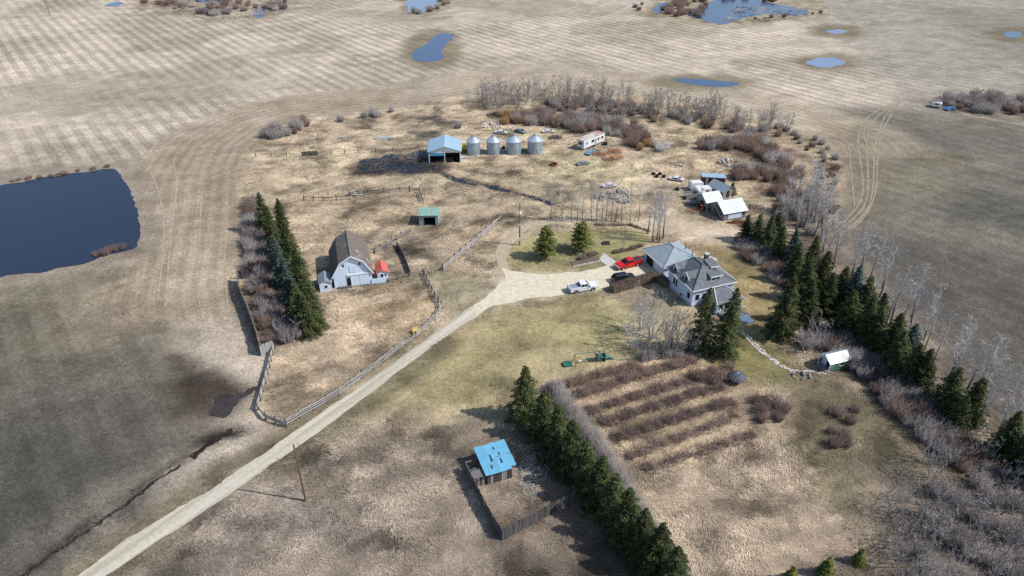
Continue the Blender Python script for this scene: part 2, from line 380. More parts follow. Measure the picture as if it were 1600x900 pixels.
# trodden earth of the back yard
paint([(990, 345), (1060, 335), (1130, 350), (1200, 365), (1150, 385), (1080, 375), (1030, 372)], srgb(196, 177, 150), 8, .9, 3, grass=.15)
paint([(1010, 320), (1090, 325), (1130, 345), (1070, 352), (1010, 345)], srgb(186, 168, 138), 8, .7, 3, grass=.2)
paint([(1060, 318), (1110, 330), (1110, 345), (1070, 340)], srgb(150, 132, 112), 6, .6, 3, grass=.1)
# lawns
LAWN = srgb(176, 160, 118); LAWN_G = srgb(157, 147, 100)
paint([(690, 520), (760, 492), (830, 468), (900, 460), (1040, 470), (1095, 520), (1100, 560), (1000, 575), (900, 590), (840, 605), (790, 640), (700, 655), (620, 650), (560, 640)], LAWN, 6, .95, 2.5, grass=.35)
paint([(690, 540), (800, 480), (960, 465), (1060, 500), (900, 580), (780, 640), (640, 650)], LAWN_G, 9, .75, 4, patch=(12, .42, .62), grass=.35)
paint([(700, 520), (800, 490), (940, 480), (1000, 520), (860, 580), (760, 600), (640, 620)], srgb(176, 158, 116), 10, .7, 4, patch=(12, .6, .4), grass=.35)
paint([(786, 395), (815, 378), (860, 362), (990, 356), (1020, 372), (1000, 398), (950, 412), (900, 424), (835, 428), (796, 416)], LAWN_G, 4, .95, 1.5, grass=.3)
paint([(830, 385), (960, 372), (960, 400), (860, 415)], srgb(120, 118, 70), 6, .6, 3, patch=(12, .4, .6), grass=.3)
paint([(660, 425), (700, 420), (770, 440), (760, 465), (700, 505), (690, 480)], srgb(158, 148, 118), 5, .8, 2, grass=.3)
paint([(1090, 385), (1130, 380), (1180, 420), (1230, 470), (1230, 580), (1150, 590), (1100, 560), (1140, 480)], srgb(152, 134, 88), 6, .9, 2.5, grass=.35)
paint([(1120, 520), (1230, 540), (1270, 590), (1180, 610), (1110, 570)], srgb(126, 118, 74), 6, .85, 2.5, grass=.35)
# gravel spilled beside the drive and lane
paint([(776, 452), (788, 434), (782, 418), (800, 424), (835, 429), (900, 426), (930, 420), (960, 413), (1003, 402), (1038, 428), (990, 436), (955, 447), (885, 461), (825, 467), (770, 478), (740, 486)], srgb(206, 192, 160), 5, .75, 1.8, patch=(5, .2, .5), grass=.1)
paint([(776, 440), (778, 415), (778, 395), (786, 378), (802, 362), (824, 352), (852, 347), (902, 340), (960, 345), (1000, 350)], srgb(190, 174, 144), 3.5, .8, 1.6, line=1.6, patch=(5, .2, .5), grass=.15)
# roadside verges
paint([(150, 905), (330, 800), (450, 720), (540, 655), (640, 580), (700, 535)], srgb(112, 106, 78), 3, .8, 1.2, line=2.6, grass=.4)
paint([(100, 905), (250, 800), (430, 690), (560, 590), (660, 520)], srgb(128, 116, 92), 3, .8, 1.2, line=1.8, grass=.4)
paint([(30, 900), (110, 840), (180, 795), (250, 745), (330, 690), (370, 670)], srgb(56, 48, 44), 1.5, .9, 1.4, line=.55, patch=(5, .22, .46), grass=.5)
paint([(325, 690), (350, 678), (372, 672)], srgb(44, 36, 32), 3, .9, 1.5, line=1.6, patch=(5, .3, .5), grass=.5)
# foreground rough grass
paint([(100, 960), (330, 800), (470, 715), (560, 660), (700, 660), (790, 660), (900, 780), (1040, 960)], srgb(156, 140, 122), 8, .9, 4, grass=1)
paint([(120, 960), (330, 810), (450, 740), (600, 780), (500, 960)], srgb(140, 128, 114), 12, .8, 5, patch=(12, .35, .6), grass=1)
paint([(480, 720), (580, 690), (600, 740), (560, 780), (500, 760)], srgb(92, 82, 66), 6, .7, 4, patch=(5, .35, .55), grass=1)
paint([(650, 780), (700, 790), (720, 870), (640, 830)], srgb(110, 98, 70), 6, .6, 4, patch=(5, .4, .55), grass=1)
paint([(600, 860), (800, 880), (960, 860), (960, 930), (600, 930)], srgb(120, 106, 82), 6, .6, 4, patch=(5, .4, .6), grass=1)
paint([(560, 650), (700, 655), (790, 640), (760, 680), (600, 690)], srgb(120, 108, 88), 6, .6, 3, patch=(5, .35, .55), grass=.8)
# garden, and the rough paddock below it
paint([(870, 600), (960, 575), (1100, 565), (1160, 600), (1240, 640), (1220, 670), (1000, 740), (920, 680)], srgb(184, 162, 130), 6, .9, 2.5, grass=.7)
paint([(1000, 740), (1220, 660), (1260, 720), (1330, 800), (1400, 960), (1060, 960)], srgb(184, 163, 137), 8, .85, 4, grass=1)
paint([(1220, 590), (1320, 590), (1400, 650), (1500, 760), (1400, 790), (1290, 740), (1240, 660)], srgb(106, 98, 72), 8, .85, 4, grass=.6)
paint([(1260, 660), (1330, 760), (1380, 800), (1340, 820), (1270, 740)], srgb(110, 104, 68), 6, .6, 3, patch=(5, .35, .55), grass=.7)
paint([(1380, 730), (1500, 740), (1800, 830), (1800, 1000), (1380, 1000)], srgb(122, 110, 98), 10, .8, 4, grass=.6)
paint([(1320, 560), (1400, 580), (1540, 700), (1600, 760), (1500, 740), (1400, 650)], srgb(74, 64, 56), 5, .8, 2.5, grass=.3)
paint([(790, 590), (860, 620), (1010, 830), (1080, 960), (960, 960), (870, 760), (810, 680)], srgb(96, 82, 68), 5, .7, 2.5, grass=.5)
for cx, cy, rx, ry in ((1293, 97, 48, 14), (1308, 49, 40, 11), (1582, 54, 34, 14), (676, 76, 48, 32), (1095, 129, 85, 12), (1470, 250, 60, 6)):
    pts = [(cx+rx*math.cos(a), cy+ry*math.sin(a)) for a in np.linspace(0, 2*PI, 20)[:-1]]
    paint(pts, srgb(122, 110, 82), 9, .75, 3.5, fur=.1)
paint([(180, 8), (250, -8), (470, -12), (470, 14), (420, 30), (330, 36), (250, 24)], srgb(168, 152, 132), 10, .8, 5, grass=.6, fur=0)
paint([(990, 20), (1030, -5), (1290, -5), (1290, 26), (1150, 44), (1060, 34)], srgb(160, 146, 118), 10, .85, 5, grass=.6, fur=0)
paint([(625, 0), (640, -20), (710, -20), (706, 14), (660, 26), (630, 22)], srgb(150, 136, 112), 8, .8, 4, grass=.6, fur=0)
paint([(1430, 160), (1500, 148), (1620, 150), (1620, 190), (1500, 180)], srgb(120, 106, 92), 8, .8, 4, grass=.6, fur=0)
paint([(1455, 155), (1520, 182), (1610, 196)], srgb(196, 180, 150), 2, .6, 1, line=.8)

mx, my = gx+W1*3.5, gy+W2*3.5
mot = (fbm(mx, my, 5.0, 30, 4)-.5)*2; mot2 = (fbm(mx+9, my*1.3, 2.3, 41, 3)-.5)*2; mot3 = (fbm(gx*.45+gy*.3, gy*1.1-gx*.4, 7, 52, 4)-.5)*2
kk = .35+.75*grassy
base *= (1+kk*(.75*mot+.55*mot2+.4*mot3))[:, None].clip(.35, 1.7)
dk = sstep(-.12, -.45, mot+.4*mot2)*grassy*.3; base *= (1-dk[:, None]*np.array([.55, .6, .62]))
gl = base.mean(1)[:, None]; base[:] = gl+(base-gl)*.90
nx, ny = len(xs), len(ys)
ii = (np.arange(ny-1)[:, None]*nx+np.arange(nx-1)[None, :]).ravel()
quads = np.stack([ii, ii+1, ii+nx+1, ii+nx], 1)

m, n, l, bs = nodes_of('farmland_ground')
def attr(nm):
    a = n.new('ShaderNodeAttribute'); a.attribute_name = nm; return a
pos = n.new('ShaderNodeNewGeometry').outputs['Position']
abase = attr('soil'); agr = attr('grassy').outputs['Fac']; afa = attr('furrow').outputs['Fac']; aph = attr('furrow_phase').outputs['Fac']
nf = noise_(n, l, pos, .55, 5, .62); nc = noise_(n, l, pos, .13, 4, .6); nm = noise_(n, l, pos, 2.1, 3, .65)
mp0 = n.new('ShaderNodeMapping'); l.new(pos, mp0.inputs[0]); mp0.inputs['Rotation'].default_value = (0, 0, R(38))
mp = n.new('ShaderNodeMapping'); l.new(mp0.outputs[0], mp.inputs[0]); mp.inputs['Scale'].default_value = (.5, 1.4, 1)
ns = noise_(n, l, mp.outputs[0], .9, 5, .68, 2.2)
# furrows: broken light and dark rows of straw
ph = math_(n, l, 'ADD', aph, math_(n, l, 'MULTIPLY', math_(n, l, 'SUBTRACT', nc, .5), .45))
sw = math_(n, l, 'SINE', math_(n, l, 'MULTIPLY', ph, 2*PI)); sw2 = math_(n, l, 'SINE', math_(n, l, 'MULTIPLY', ph, 2*PI*3.0))
sw = math_(n, l, 'ADD', math_(n, l, 'MULTIPLY', sw, .75), math_(n, l, 'MULTIPLY', sw2, .3))
sw = math_(n, l, 'MULTIPLY', sw, remap(n, l, nf, .3, .65, .35, 1.15))
furmul = math_(n, l, 'ADD', 1.0, math_(n, l, 'MULTIPLY', math_(n, l, 'MULTIPLY', sw, afa), .30))
gam = math_(n, l, 'ADD', .52, math_(n, l, 'MULTIPLY', agr, .05))
nk = noise_(n, l, pos, 1.15, 5, .75)
gn = math_(n, l, 'ADD', math_(n, l, 'ADD', math_(n, l, 'MULTIPLY', math_(n, l, 'SUBTRACT', nm, .5), 1.5), math_(n, l, 'MULTIPLY', math_(n, l, 'SUBTRACT', nk, .5), 2.2)), math_(n, l, 'MULTIPLY', math_(n, l, 'SUBTRACT', ns, .5), 1.5))
gn = math_(n, l, 'ADD', gn, math_(n, l, 'MULTIPLY', math_(n, l, 'SUBTRACT', nf, .5), .9))
gmul = math_(n, l, 'ADD', 1.0, math_(n, l, 'MULTIPLY', gn, gam))
tot = math_(n, l, 'MULTIPLY', furmul, gmul)
tot = math_(n, l, 'MULTIPLY', tot, remap(n, l, nc, .3, .7, .9, 1.1))
cc = n.new('ShaderNodeCombineColor')
l.new(tot, cc.inputs[0]); l.new(math_(n, l, 'POWER', tot, 1.06), cc.inputs[1]); l.new(math_(n, l, 'POWER', tot, 1.15), cc.inputs[2])
l.new(mixc(n, l, 1.0, abase.outputs['Color'], cc.outputs[0], 'MULTIPLY'), bs.inputs['Base Color'])
bs.inputs['Roughness'].default_value = .97; bs.inputs['Specular IOR Level'].default_value = .1
bp = n.new('ShaderNodeBump'); bp.inputs['Distance'].default_value = .5
l.new(math_(n, l, 'ADD', .25, math_(n, l, 'MULTIPLY', agr, .6)), bp.inputs['Strength'])
l.new(math_(n, l, 'ADD', math_(n, l, 'MULTIPLY', nm, .35), math_(n, l, 'ADD', math_(n, l, 'MULTIPLY', ns, .7), nf)), bp.inputs['Height'])
l.new(bp.outputs[0], bs.inputs['Normal'])
K['ground'] = m
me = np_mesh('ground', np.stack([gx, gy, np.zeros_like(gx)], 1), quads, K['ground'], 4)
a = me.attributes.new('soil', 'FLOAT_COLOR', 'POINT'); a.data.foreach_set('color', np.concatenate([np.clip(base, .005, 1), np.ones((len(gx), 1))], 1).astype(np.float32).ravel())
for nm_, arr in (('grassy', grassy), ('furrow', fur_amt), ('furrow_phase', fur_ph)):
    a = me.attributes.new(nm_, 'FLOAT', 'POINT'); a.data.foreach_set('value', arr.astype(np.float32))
tag(place('ground', me), kind='structure')

# ------------------------------------------------------------------ road, drive, water: sheets just above the ground
def ragged(P, step=.9, amp=.18, closed=True):
    out = []; k = len(P)
    for i in range(k if closed else k-1):
        a = Vector(P[i]); b = Vector(P[(i+1) % k]); d = (b-a); L = d.length; nn = max(1, int(L/step)); nrm = Vector((-d.y, d.x))/max(L, 1e-6)
        for j in range(nn):
            p = a+d*(j/nn); out.append(tuple(p+nrm*(amp*random.uniform(-1, 1)+amp*.9*math.sin(p.x*.7+p.y*.4))))
    return out
def smooth_poly(P, it=2):
    for _ in range(it):
        Q = []
        for i in range(len(P)):
            a, b = P[i], P[(i+1) % len(P)]
            Q += [(a[0]*.75+b[0]*.25, a[1]*.75+b[1]*.25), (a[0]*.25+b[0]*.75, a[1]*.25+b[1]*.75)]
        P = Q
    return P
def sheet(name, P, z, material, parent=None):
    tri = tessellate_polygon([[Vector((x, y, 0)) for x, y in P]])
    me = bpy.data.meshes.new(name); me.from_pydata([(x, y, z) for x, y in P], [], [tuple(t) for t in tri]); me.update()
    bm = bmesh.new(); bm.from_mesh(me); bmesh.ops.recalc_face_normals(bm, faces=bm.faces)
    for f in bm.faces:
        if f.normal.z < 0: f.normal_flip()
    bm.to_mesh(me); bm.free(); me.materials.append(material)
    o = place(name, me, parent); tag(o, kind='structure'); return o
def gravel(name, c1, c2, dirv=None):
    m, n, l, bs = nodes_of(name); pos = n.new('ShaderNodeNewGeometry').outputs['Position']
    v = pos
    if dirv:
        mp0 = n.new('ShaderNodeMapping'); l.new(pos, mp0.inputs[0]); mp0.inputs['Rotation'].default_value = (0, 0, -dirv)
        mp = n.new('ShaderNodeMapping'); l.new(mp0.outputs[0], mp.inputs[0]); mp.inputs['Scale'].default_value = (.03, 1.1, 1); v = mp.outputs[0]
    f = remap(n, l, noise_(n, l, v, .9, 4, .6), .38, .62)
    c = mixc(n, l, f, c1, c2)
    g = remap(n, l, noise_(n, l, pos, 1.6, 6, .7), .3, .7, .82, 1.15); cc = n.new('ShaderNodeCombineColor')
    for i in range(3): l.new(g, cc.inputs[i])
    l.new(mixc(n, l, 1., c, cc.outputs[0], 'MULTIPLY'), bs.inputs['Base Color']); bs.inputs['Roughness'].default_value = .95
    return m
K['gravel'] = gravel('pale_gravel', tuple(srgb(184, 175, 156)), tuple(srgb(214, 205, 186)), R(53.5))
K['gravel_yard'] = gravel('yard_gravel', tuple(srgb(212, 200, 172)), tuple(srgb(230, 220, 194)))
K['lane'] = gravel('dirt_lane', tuple(srgb(176, 162, 134)), tuple(srgb(192, 178, 150)))
road = GP([(40, 958), (200, 841), (325, 767), (450, 682), (496, 649), (570, 599), (650, 542), (702, 503), (738, 478), (758, 465),
           (776, 456), (790, 458), (770, 478), (730, 504), (700, 523), (650, 560), (575, 618), (534, 648), (500, 674), (325, 796), (200, 876), (110, 938), (80, 958)])
sheet('gravel_road', ragged(road, .9, .1), .035, K['gravel'])
drive = GP([(776, 452), (788, 434), (782, 418), (800, 424), (835, 429), (900, 426), (930, 420), (960, 413), (985, 406), (1003, 402), (1038, 428), (1035, 434), (990, 436), (955, 447), (925, 455), (885, 461), (850, 464), (825, 467), (795, 474), (770, 478), (745, 490), (740, 478)])
sheet('gravel_driveway', ragged(drive), .05, K['gravel_yard'])
lane = GP([(784, 440), (776, 415), (774, 395), (782, 378), (800, 360), (820, 350), (850, 344), (900, 338), (905, 343), (855, 351), (828, 357), (806, 370), (792, 390), (790, 405), (794, 420)])
sheet('dirt_lane', ragged(lane), .025, K['lane'])
sheet('concrete_pad', ragged(GP([(935, 405.5), (944, 395.5), (966, 411.5), (949, 415.5)]), amp=.02), .06, K['concrete'])
sheet('garage_apron', ragged(GP([(1004, 402.5), (1012, 398), (1041, 425), (1036, 430)]), amp=.02), .065, mat('worn_apron', tuple(srgb(170, 152, 132)), .9, var=.2))
sheet('patio', ragged(GP([(1090, 404), (1104, 398), (1122, 405), (1108, 412)]), amp=.05), .04, mat('pink_patio', tuple(srgb(215, 195, 186)), .9, var=.2))

def water(name, c, rough):
    m, n, l, bs = nodes_of(name); bs.inputs['Base Color'].default_value = (*c, 1); bs.inputs['Roughness'].default_value = rough
    bs.inputs['IOR'].default_value = 1.33
    pos = n.new('ShaderNodeNewGeometry').outputs['Position']
    b = n.new('ShaderNodeBump'); b.inputs['Strength'].default_value = .12; b.inputs['Distance'].default_value = .1
    l.new(noise_(n, l, pos, 1.2, 3), b.inputs['Height']); l.new(b.outputs[0], bs.inputs['Normal'])
    return m
K['water'] = water('deep_pond_water', (.022, .033, .058), .10)
K['water_far'] = water('shallow_pond_water', (.065, .105, .19), .14)
K['water_pale'] = water('bright_pond_water', (.2, .27, .38), .2)
K['mud'] = water('muddy_water', (.016, .022, .036), .1)
sheet('dugout_pond', ragged(smooth_poly(GP([(0, 290), (60, 279), (120, 270), (175, 263), (188, 266), (203, 293), (213, 318), (220, 348), (221, 384), (205, 391), (170, 397), (140, 409), (100, 419), (50, 427), (0, 432), (-130, 446), (-330, 420), (-220, 330)]), 1), 1.2, .35), .05, K['water'])
def blob(cx, cy, rx, ry, k=18, j=.12): return [(cx+rx*math.cos(t)*(1+random.uniform(-j, j)), cy+ry*math.sin(t)*(1+random.uniform(-j, j))) for t in np.linspace(0, 2*PI, k+1)[:-1]]
sheet('pond', ragged(smooth_poly(GP([(640, 88), (646, 79), (664, 71), (676, 58), (690, 52), (706, 52), (712, 55), (702, 66), (691, 76), (690, 86), (697, 93), (670, 97), (646, 95)])), 2, .5), .04, K['water_far'])
sheet('pond', ragged(smooth_poly(GP([(1045, 124), (1075, 122.5), (1112, 125), (1150, 128), (1157, 132), (1135, 137), (1095, 134), (1062, 129)])), 2, .4), .04, K['water_far'])
sheet('pond', ragged(smooth_poly(GP(blob(1290, 97.5, 29, 8))), 2, .3), .04, K['water_pale'])
sheet('pond', ragged(smooth_poly(GP(blob(1307, 49.5, 15, 3.2))), 2, .3), .04, K['water_pale'])
sheet('pond', ragged(smooth_poly(GP(blob(1582, 54, 15, 5.5))), 2, .3), .04, K['water_far'])
sheet('slough', ragged(smooth_poly(GP([(1072, 18), (1090, 10), (1102, 6), (1118, 0), (1150, -8), (1190, -6), (1200, 6), (1235, 10), (1264, 16), (1262, 24), (1225, 24), (1190, 23), (1160, 28), (1140, 38), (1112, 38), (1098, 30), (1078, 26)])), 2.5, .8), .04, K['water_far'])
sheet('slough', ragged(smooth_poly(GP([(1018, 14), (1030, 5), (1046, 2), (1040, 16), (1026, 22)])), 2.5, .6), .04, K['water_far'])
sheet('slough', ragged(smooth_poly(GP([(633, 2), (636, -14), (690, -16), (684, 6), (672, 17), (655, 21), (636, 20)])), 2.5, .6), .04, K['water_pale'])
for q in ([(296, 2), (330, -6), (360, 0), (330, 8)], [(392, 22), (404, 10), (417, 12), (416, 24), (402, 30)], [(300, 16), (330, 10), (372, 14), (340, 21)], [(160, 8), (182, 2), (200, 4), (176, 12)]):
    sheet('slough', ragged(smooth_poly(GP(q)), 2.5, .6), .04, K['water_far'])
sheet('wet_hollow', ragged(smooth_poly(GP([(552, 260), (568, 250), (600, 244), (632, 241), (652, 236), (671, 240), (674, 262), (690, 266), (680, 274), (655, 270), (640, 272), (620, 266), (600, 268), (575, 271)]), 1), 1.2, .8), .03, K['mud'])
for q in ([(690, 272), (712, 276), (730, 284), (748, 288), (742, 291), (716, 285), (700, 279)], [(752, 289), (778, 292), (800, 298), (797, 301), (770, 296)], [(803, 299), (835, 307), (866, 318), (862, 321), (830, 311)]):
    sheet('wet_ditch', ragged(GP(q), .8, .3), .03, K['mud'])
sheet('wet_hollow', ragged(smooth_poly(GP([(330, 640), (345, 622), (366, 612), (394, 602), (400, 607), (380, 630), (345, 652)])), .8, .7), .03, mat('wet_mud', (.040, .034, .032), .6, var=.4, scale=.6, spec=.3))
def ditch(px, w):
    P = GP(px); L = []; Rr = []
    for i in range(len(P)-1):
        a, b = Vector(P[i]), Vector(P[i+1]); d = (b-a).normalized(); nr = Vector((-d.y, d.x)); k = max(2, int((b-a).length/.7))
        for j in range(k):
            p = a.lerp(b, j/k)+nr*random.gauss(0, .12); h = w*random.uniform(.25, 1.0)*.5; L.append(tuple(p+nr*h)); Rr.append(tuple(p-nr*h))
    sheet('ditch', L+Rr[::-1], .03, K['ditch'])
K['ditch'] = mat('black_ditch_mud', (.028, .022, .018), .95, var=.5, scale=.8, spec=.1)
ditch([(30, 903), (110, 846), (180, 800), (236, 758), (290, 722)], .9); ditch([(300, 716), (330, 692), (352, 680)], 1.6); ditch([(356, 676), (372, 668)], 1.3)
# wheel tracks worn across the field
K['track'] = mat('worn_track_straw', tuple(srgb(160, 148, 124)), .95, var=.35, scale=.7)
def ribbon(name, px, w, z, material):
    P = [Vector(p) for p in GP(px)]
    Q = []
    for i in range(len(P)-1):          # Catmull-Rom through the survey points
        p0, p1, p2, p3 = P[max(i-1, 0)], P[i], P[i+1], P[min(i+2, len(P)-1)]
        for t in np.linspace(0, 1, 7)[:-1]:
            Q.append(.5*((2*p1)+(p2-p0)*t+(2*p0-5*p1+4*p2-p3)*t*t+(3*p1-p0-3*p2+p3)*t**3))
    Q.append(P[-1]); v = []; f = []
    for i, p in enumerate(Q):
        d = (Q[min(i+1, len(Q)-1)]-Q[max(i-1, 0)]).normalized(); nr = Vector((-d.y, d.x)); ww = w*.5*random.uniform(.6, 1.25)
        v += [(*(p+nr*ww), z), (*(p-nr*ww), z)]
        if i: f.append((2*i-2, 2*i-1, 2*i+1, 2*i))
    me = bpy.data.meshes.new(name); me.from_pydata(v, [], f); me.update(); me.materials.append(material)
    o = place(name, me); tag(o, kind='structure'); return o
for i, q in enumerate(([(1404, 156), (1372, 172), (1350, 190), (1340, 222), (1346, 260), (1348, 300), (1340, 322), (1322, 342), (1296, 362)],
          [(1406, 156), (1378, 176), (1360, 196), (1354, 225), (1356, 260), (1356, 296), (1350, 322), (1330, 345), (1300, 366)],
          [(1406, 158), (1384, 180), (1370, 215), (1366, 250), (1364, 290), (1358, 320), (1340, 345), (1306, 370)],
          [(1408, 158), (1392, 180), (1376, 215), (1371, 250), (1369, 290), (1362, 318), (1345, 345), (1312, 370)],
          [(1352, 196), (1350, 215), (1362, 240), (1366, 255)], [(1326, 226), (1329, 260), (1333, 300), (1335, 322)])):
    ribbon('wheel_track', q, .42, .02+.004*i, K['track'])
for i, q in enumerate(([(212, 250), (238, 275), (252, 320), (256, 360), (252, 420), (246, 470)], [(270, 250), (276, 290), (268, 350), (262, 430), (258, 480)], [(355, 300), (352, 360), (352, 430), (356, 480)], [(314, 300), (312, 370), (306, 440), (318, 500)])):
    ribbon('wheel_track', q, .3, .05+.004*i, mat('headland_track', tuple(srgb(182, 164, 136)), .95, var=.35, scale=.7))

# ------------------------------------------------------------------ buildings
def opening(parent, name, axis, pos, a0, a1, z0, z1, side, material=None, frame=True, depth=.05, fw=.09):
    """a window or door set on a wall: axis 'x' wall plane x=pos spans y a0..a1; axis 'y' plane y=pos spans x. side = outward sign"""
    def bx(mb, p0, p1, u0, u1, w0, w1):
        lo, hi = min(pos+side*p0, pos+side*p1), max(pos+side*p0, pos+side*p1)
        if axis == 'x': mb.box(lo, hi, u0, u1, w0, w1)
        else: mb.box(u0, u1, lo, hi, w0, w1)
    mb = MB(); bx(mb, -.03, depth*.5, a0, a1, z0, z1); w = mb.build(name, material or K['glass'], parent)
    if frame:
        mb = MB()
        bx(mb, -.02, depth, a0-fw, a0, z0-fw, z1+fw); bx(mb, -.02, depth, a1, a1+fw, z0-fw, z1+fw)
        bx(mb, -.02, depth, a0, a1, z1, z1+fw); bx(mb, -.02, depth+.02, a0, a1, z0-fw, z0)
        mb.build('frame', K['white'], w)
    return w
def hip_slopes(parent, x0, x1, y0, y1, ze, rx0, rx1, ry, zr, material, th=.14, name='roof_slope'):
    A, B, C, D = (x0, y0, ze), (x1, y0, ze), (x1, y1, ze), (x0, y1, ze); E_, F_ = (rx0, ry, zr), (rx1, ry, zr)
    for q in ([A, B, F_, E_], [C, D, E_, F_], [B, C, F_], [D, A, E_]):
        MB().slab(q, th).build(name, material, parent)
    mb = MB()
    for p, q in ((E_, F_), (A, E_), (B, F_), (C, F_), (D, E_)):
        mb.tube([Vector(p)+Vector((0, 0, .03)), Vector(q)+Vector((0, 0, .03))], [.09, .09], 5)
    mb.build('ridge_cap', material, parent)
def gable_roof(parent, x0, x1, y0, y1, ze, zr, material, over=.3, th=.1, along='x', ribs=0, name='roof_slope'):
    """two slopes; ridge runs along x or y"""
    out = []
    if along == 'x':
        ym = (y0+y1)/2; s = (zr-ze)/((y1-y0)/2); e = ze-s*over
        qs = ([(x0-over, y0-over, e), (x1+over, y0-over, e), (x1+over, ym, zr), (x0-over, ym, zr)], [(x0-over, ym, zr), (x1+over, ym, zr), (x1+over, y1+over, e), (x0-over, y1+over, e)])
    else:
        xm = (x0+x1)/2; s = (zr-ze)/((x1-x0)/2); e = ze-s*over
        qs = ([(x0-over, y0-over, e), (xm, y0-over, zr), (xm, y1+over, zr), (x0-over, y1+over, e)], [(xm, y0-over, zr), (x1+over, y0-over, e), (x1+over, y1+over, e), (xm, y1+over, zr)])
    for q in qs:
        q = [Vector(p)+Vector((0, 0, th+.02)) for p in q]; mb = MB().slab(q, th)
        if ribs:
            a, b, c, d = q
            if along == 'y': a, b, c, d = (a, d, c, b) if False else (q[0], q[3], q[2], q[1])
            k = max(2, int((b-a).length/ribs))
            for i in range(k+1):
                t = i/k; p = a.lerp(b, t); r = d.lerp(c, t); mb.tube([p+Vector((0, 0, .02)), r+Vector((0, 0, .02))], [.03, .03], 4)
        out.append(mb.build(name, material, parent))
    return out
def gable_walls(parent, x0, x1, y0, y1, ze, zr, material, along='x', name='wall'):
    if along == 'x':
        ym = (y0+y1)/2; prof = [(y0, 0), (y1, 0), (y1, ze), (ym, zr), (y0, ze)]; return MB().prism(prof, x0, x1, 'x').build(name, material, parent)
    xm = (x0+x1)/2; prof = [(x0, 0), (x1, 0), (x1, ze), (xm, zr), (x0, ze)]; return MB().prism(prof, y0, y1, 'y').build(name, material, parent)

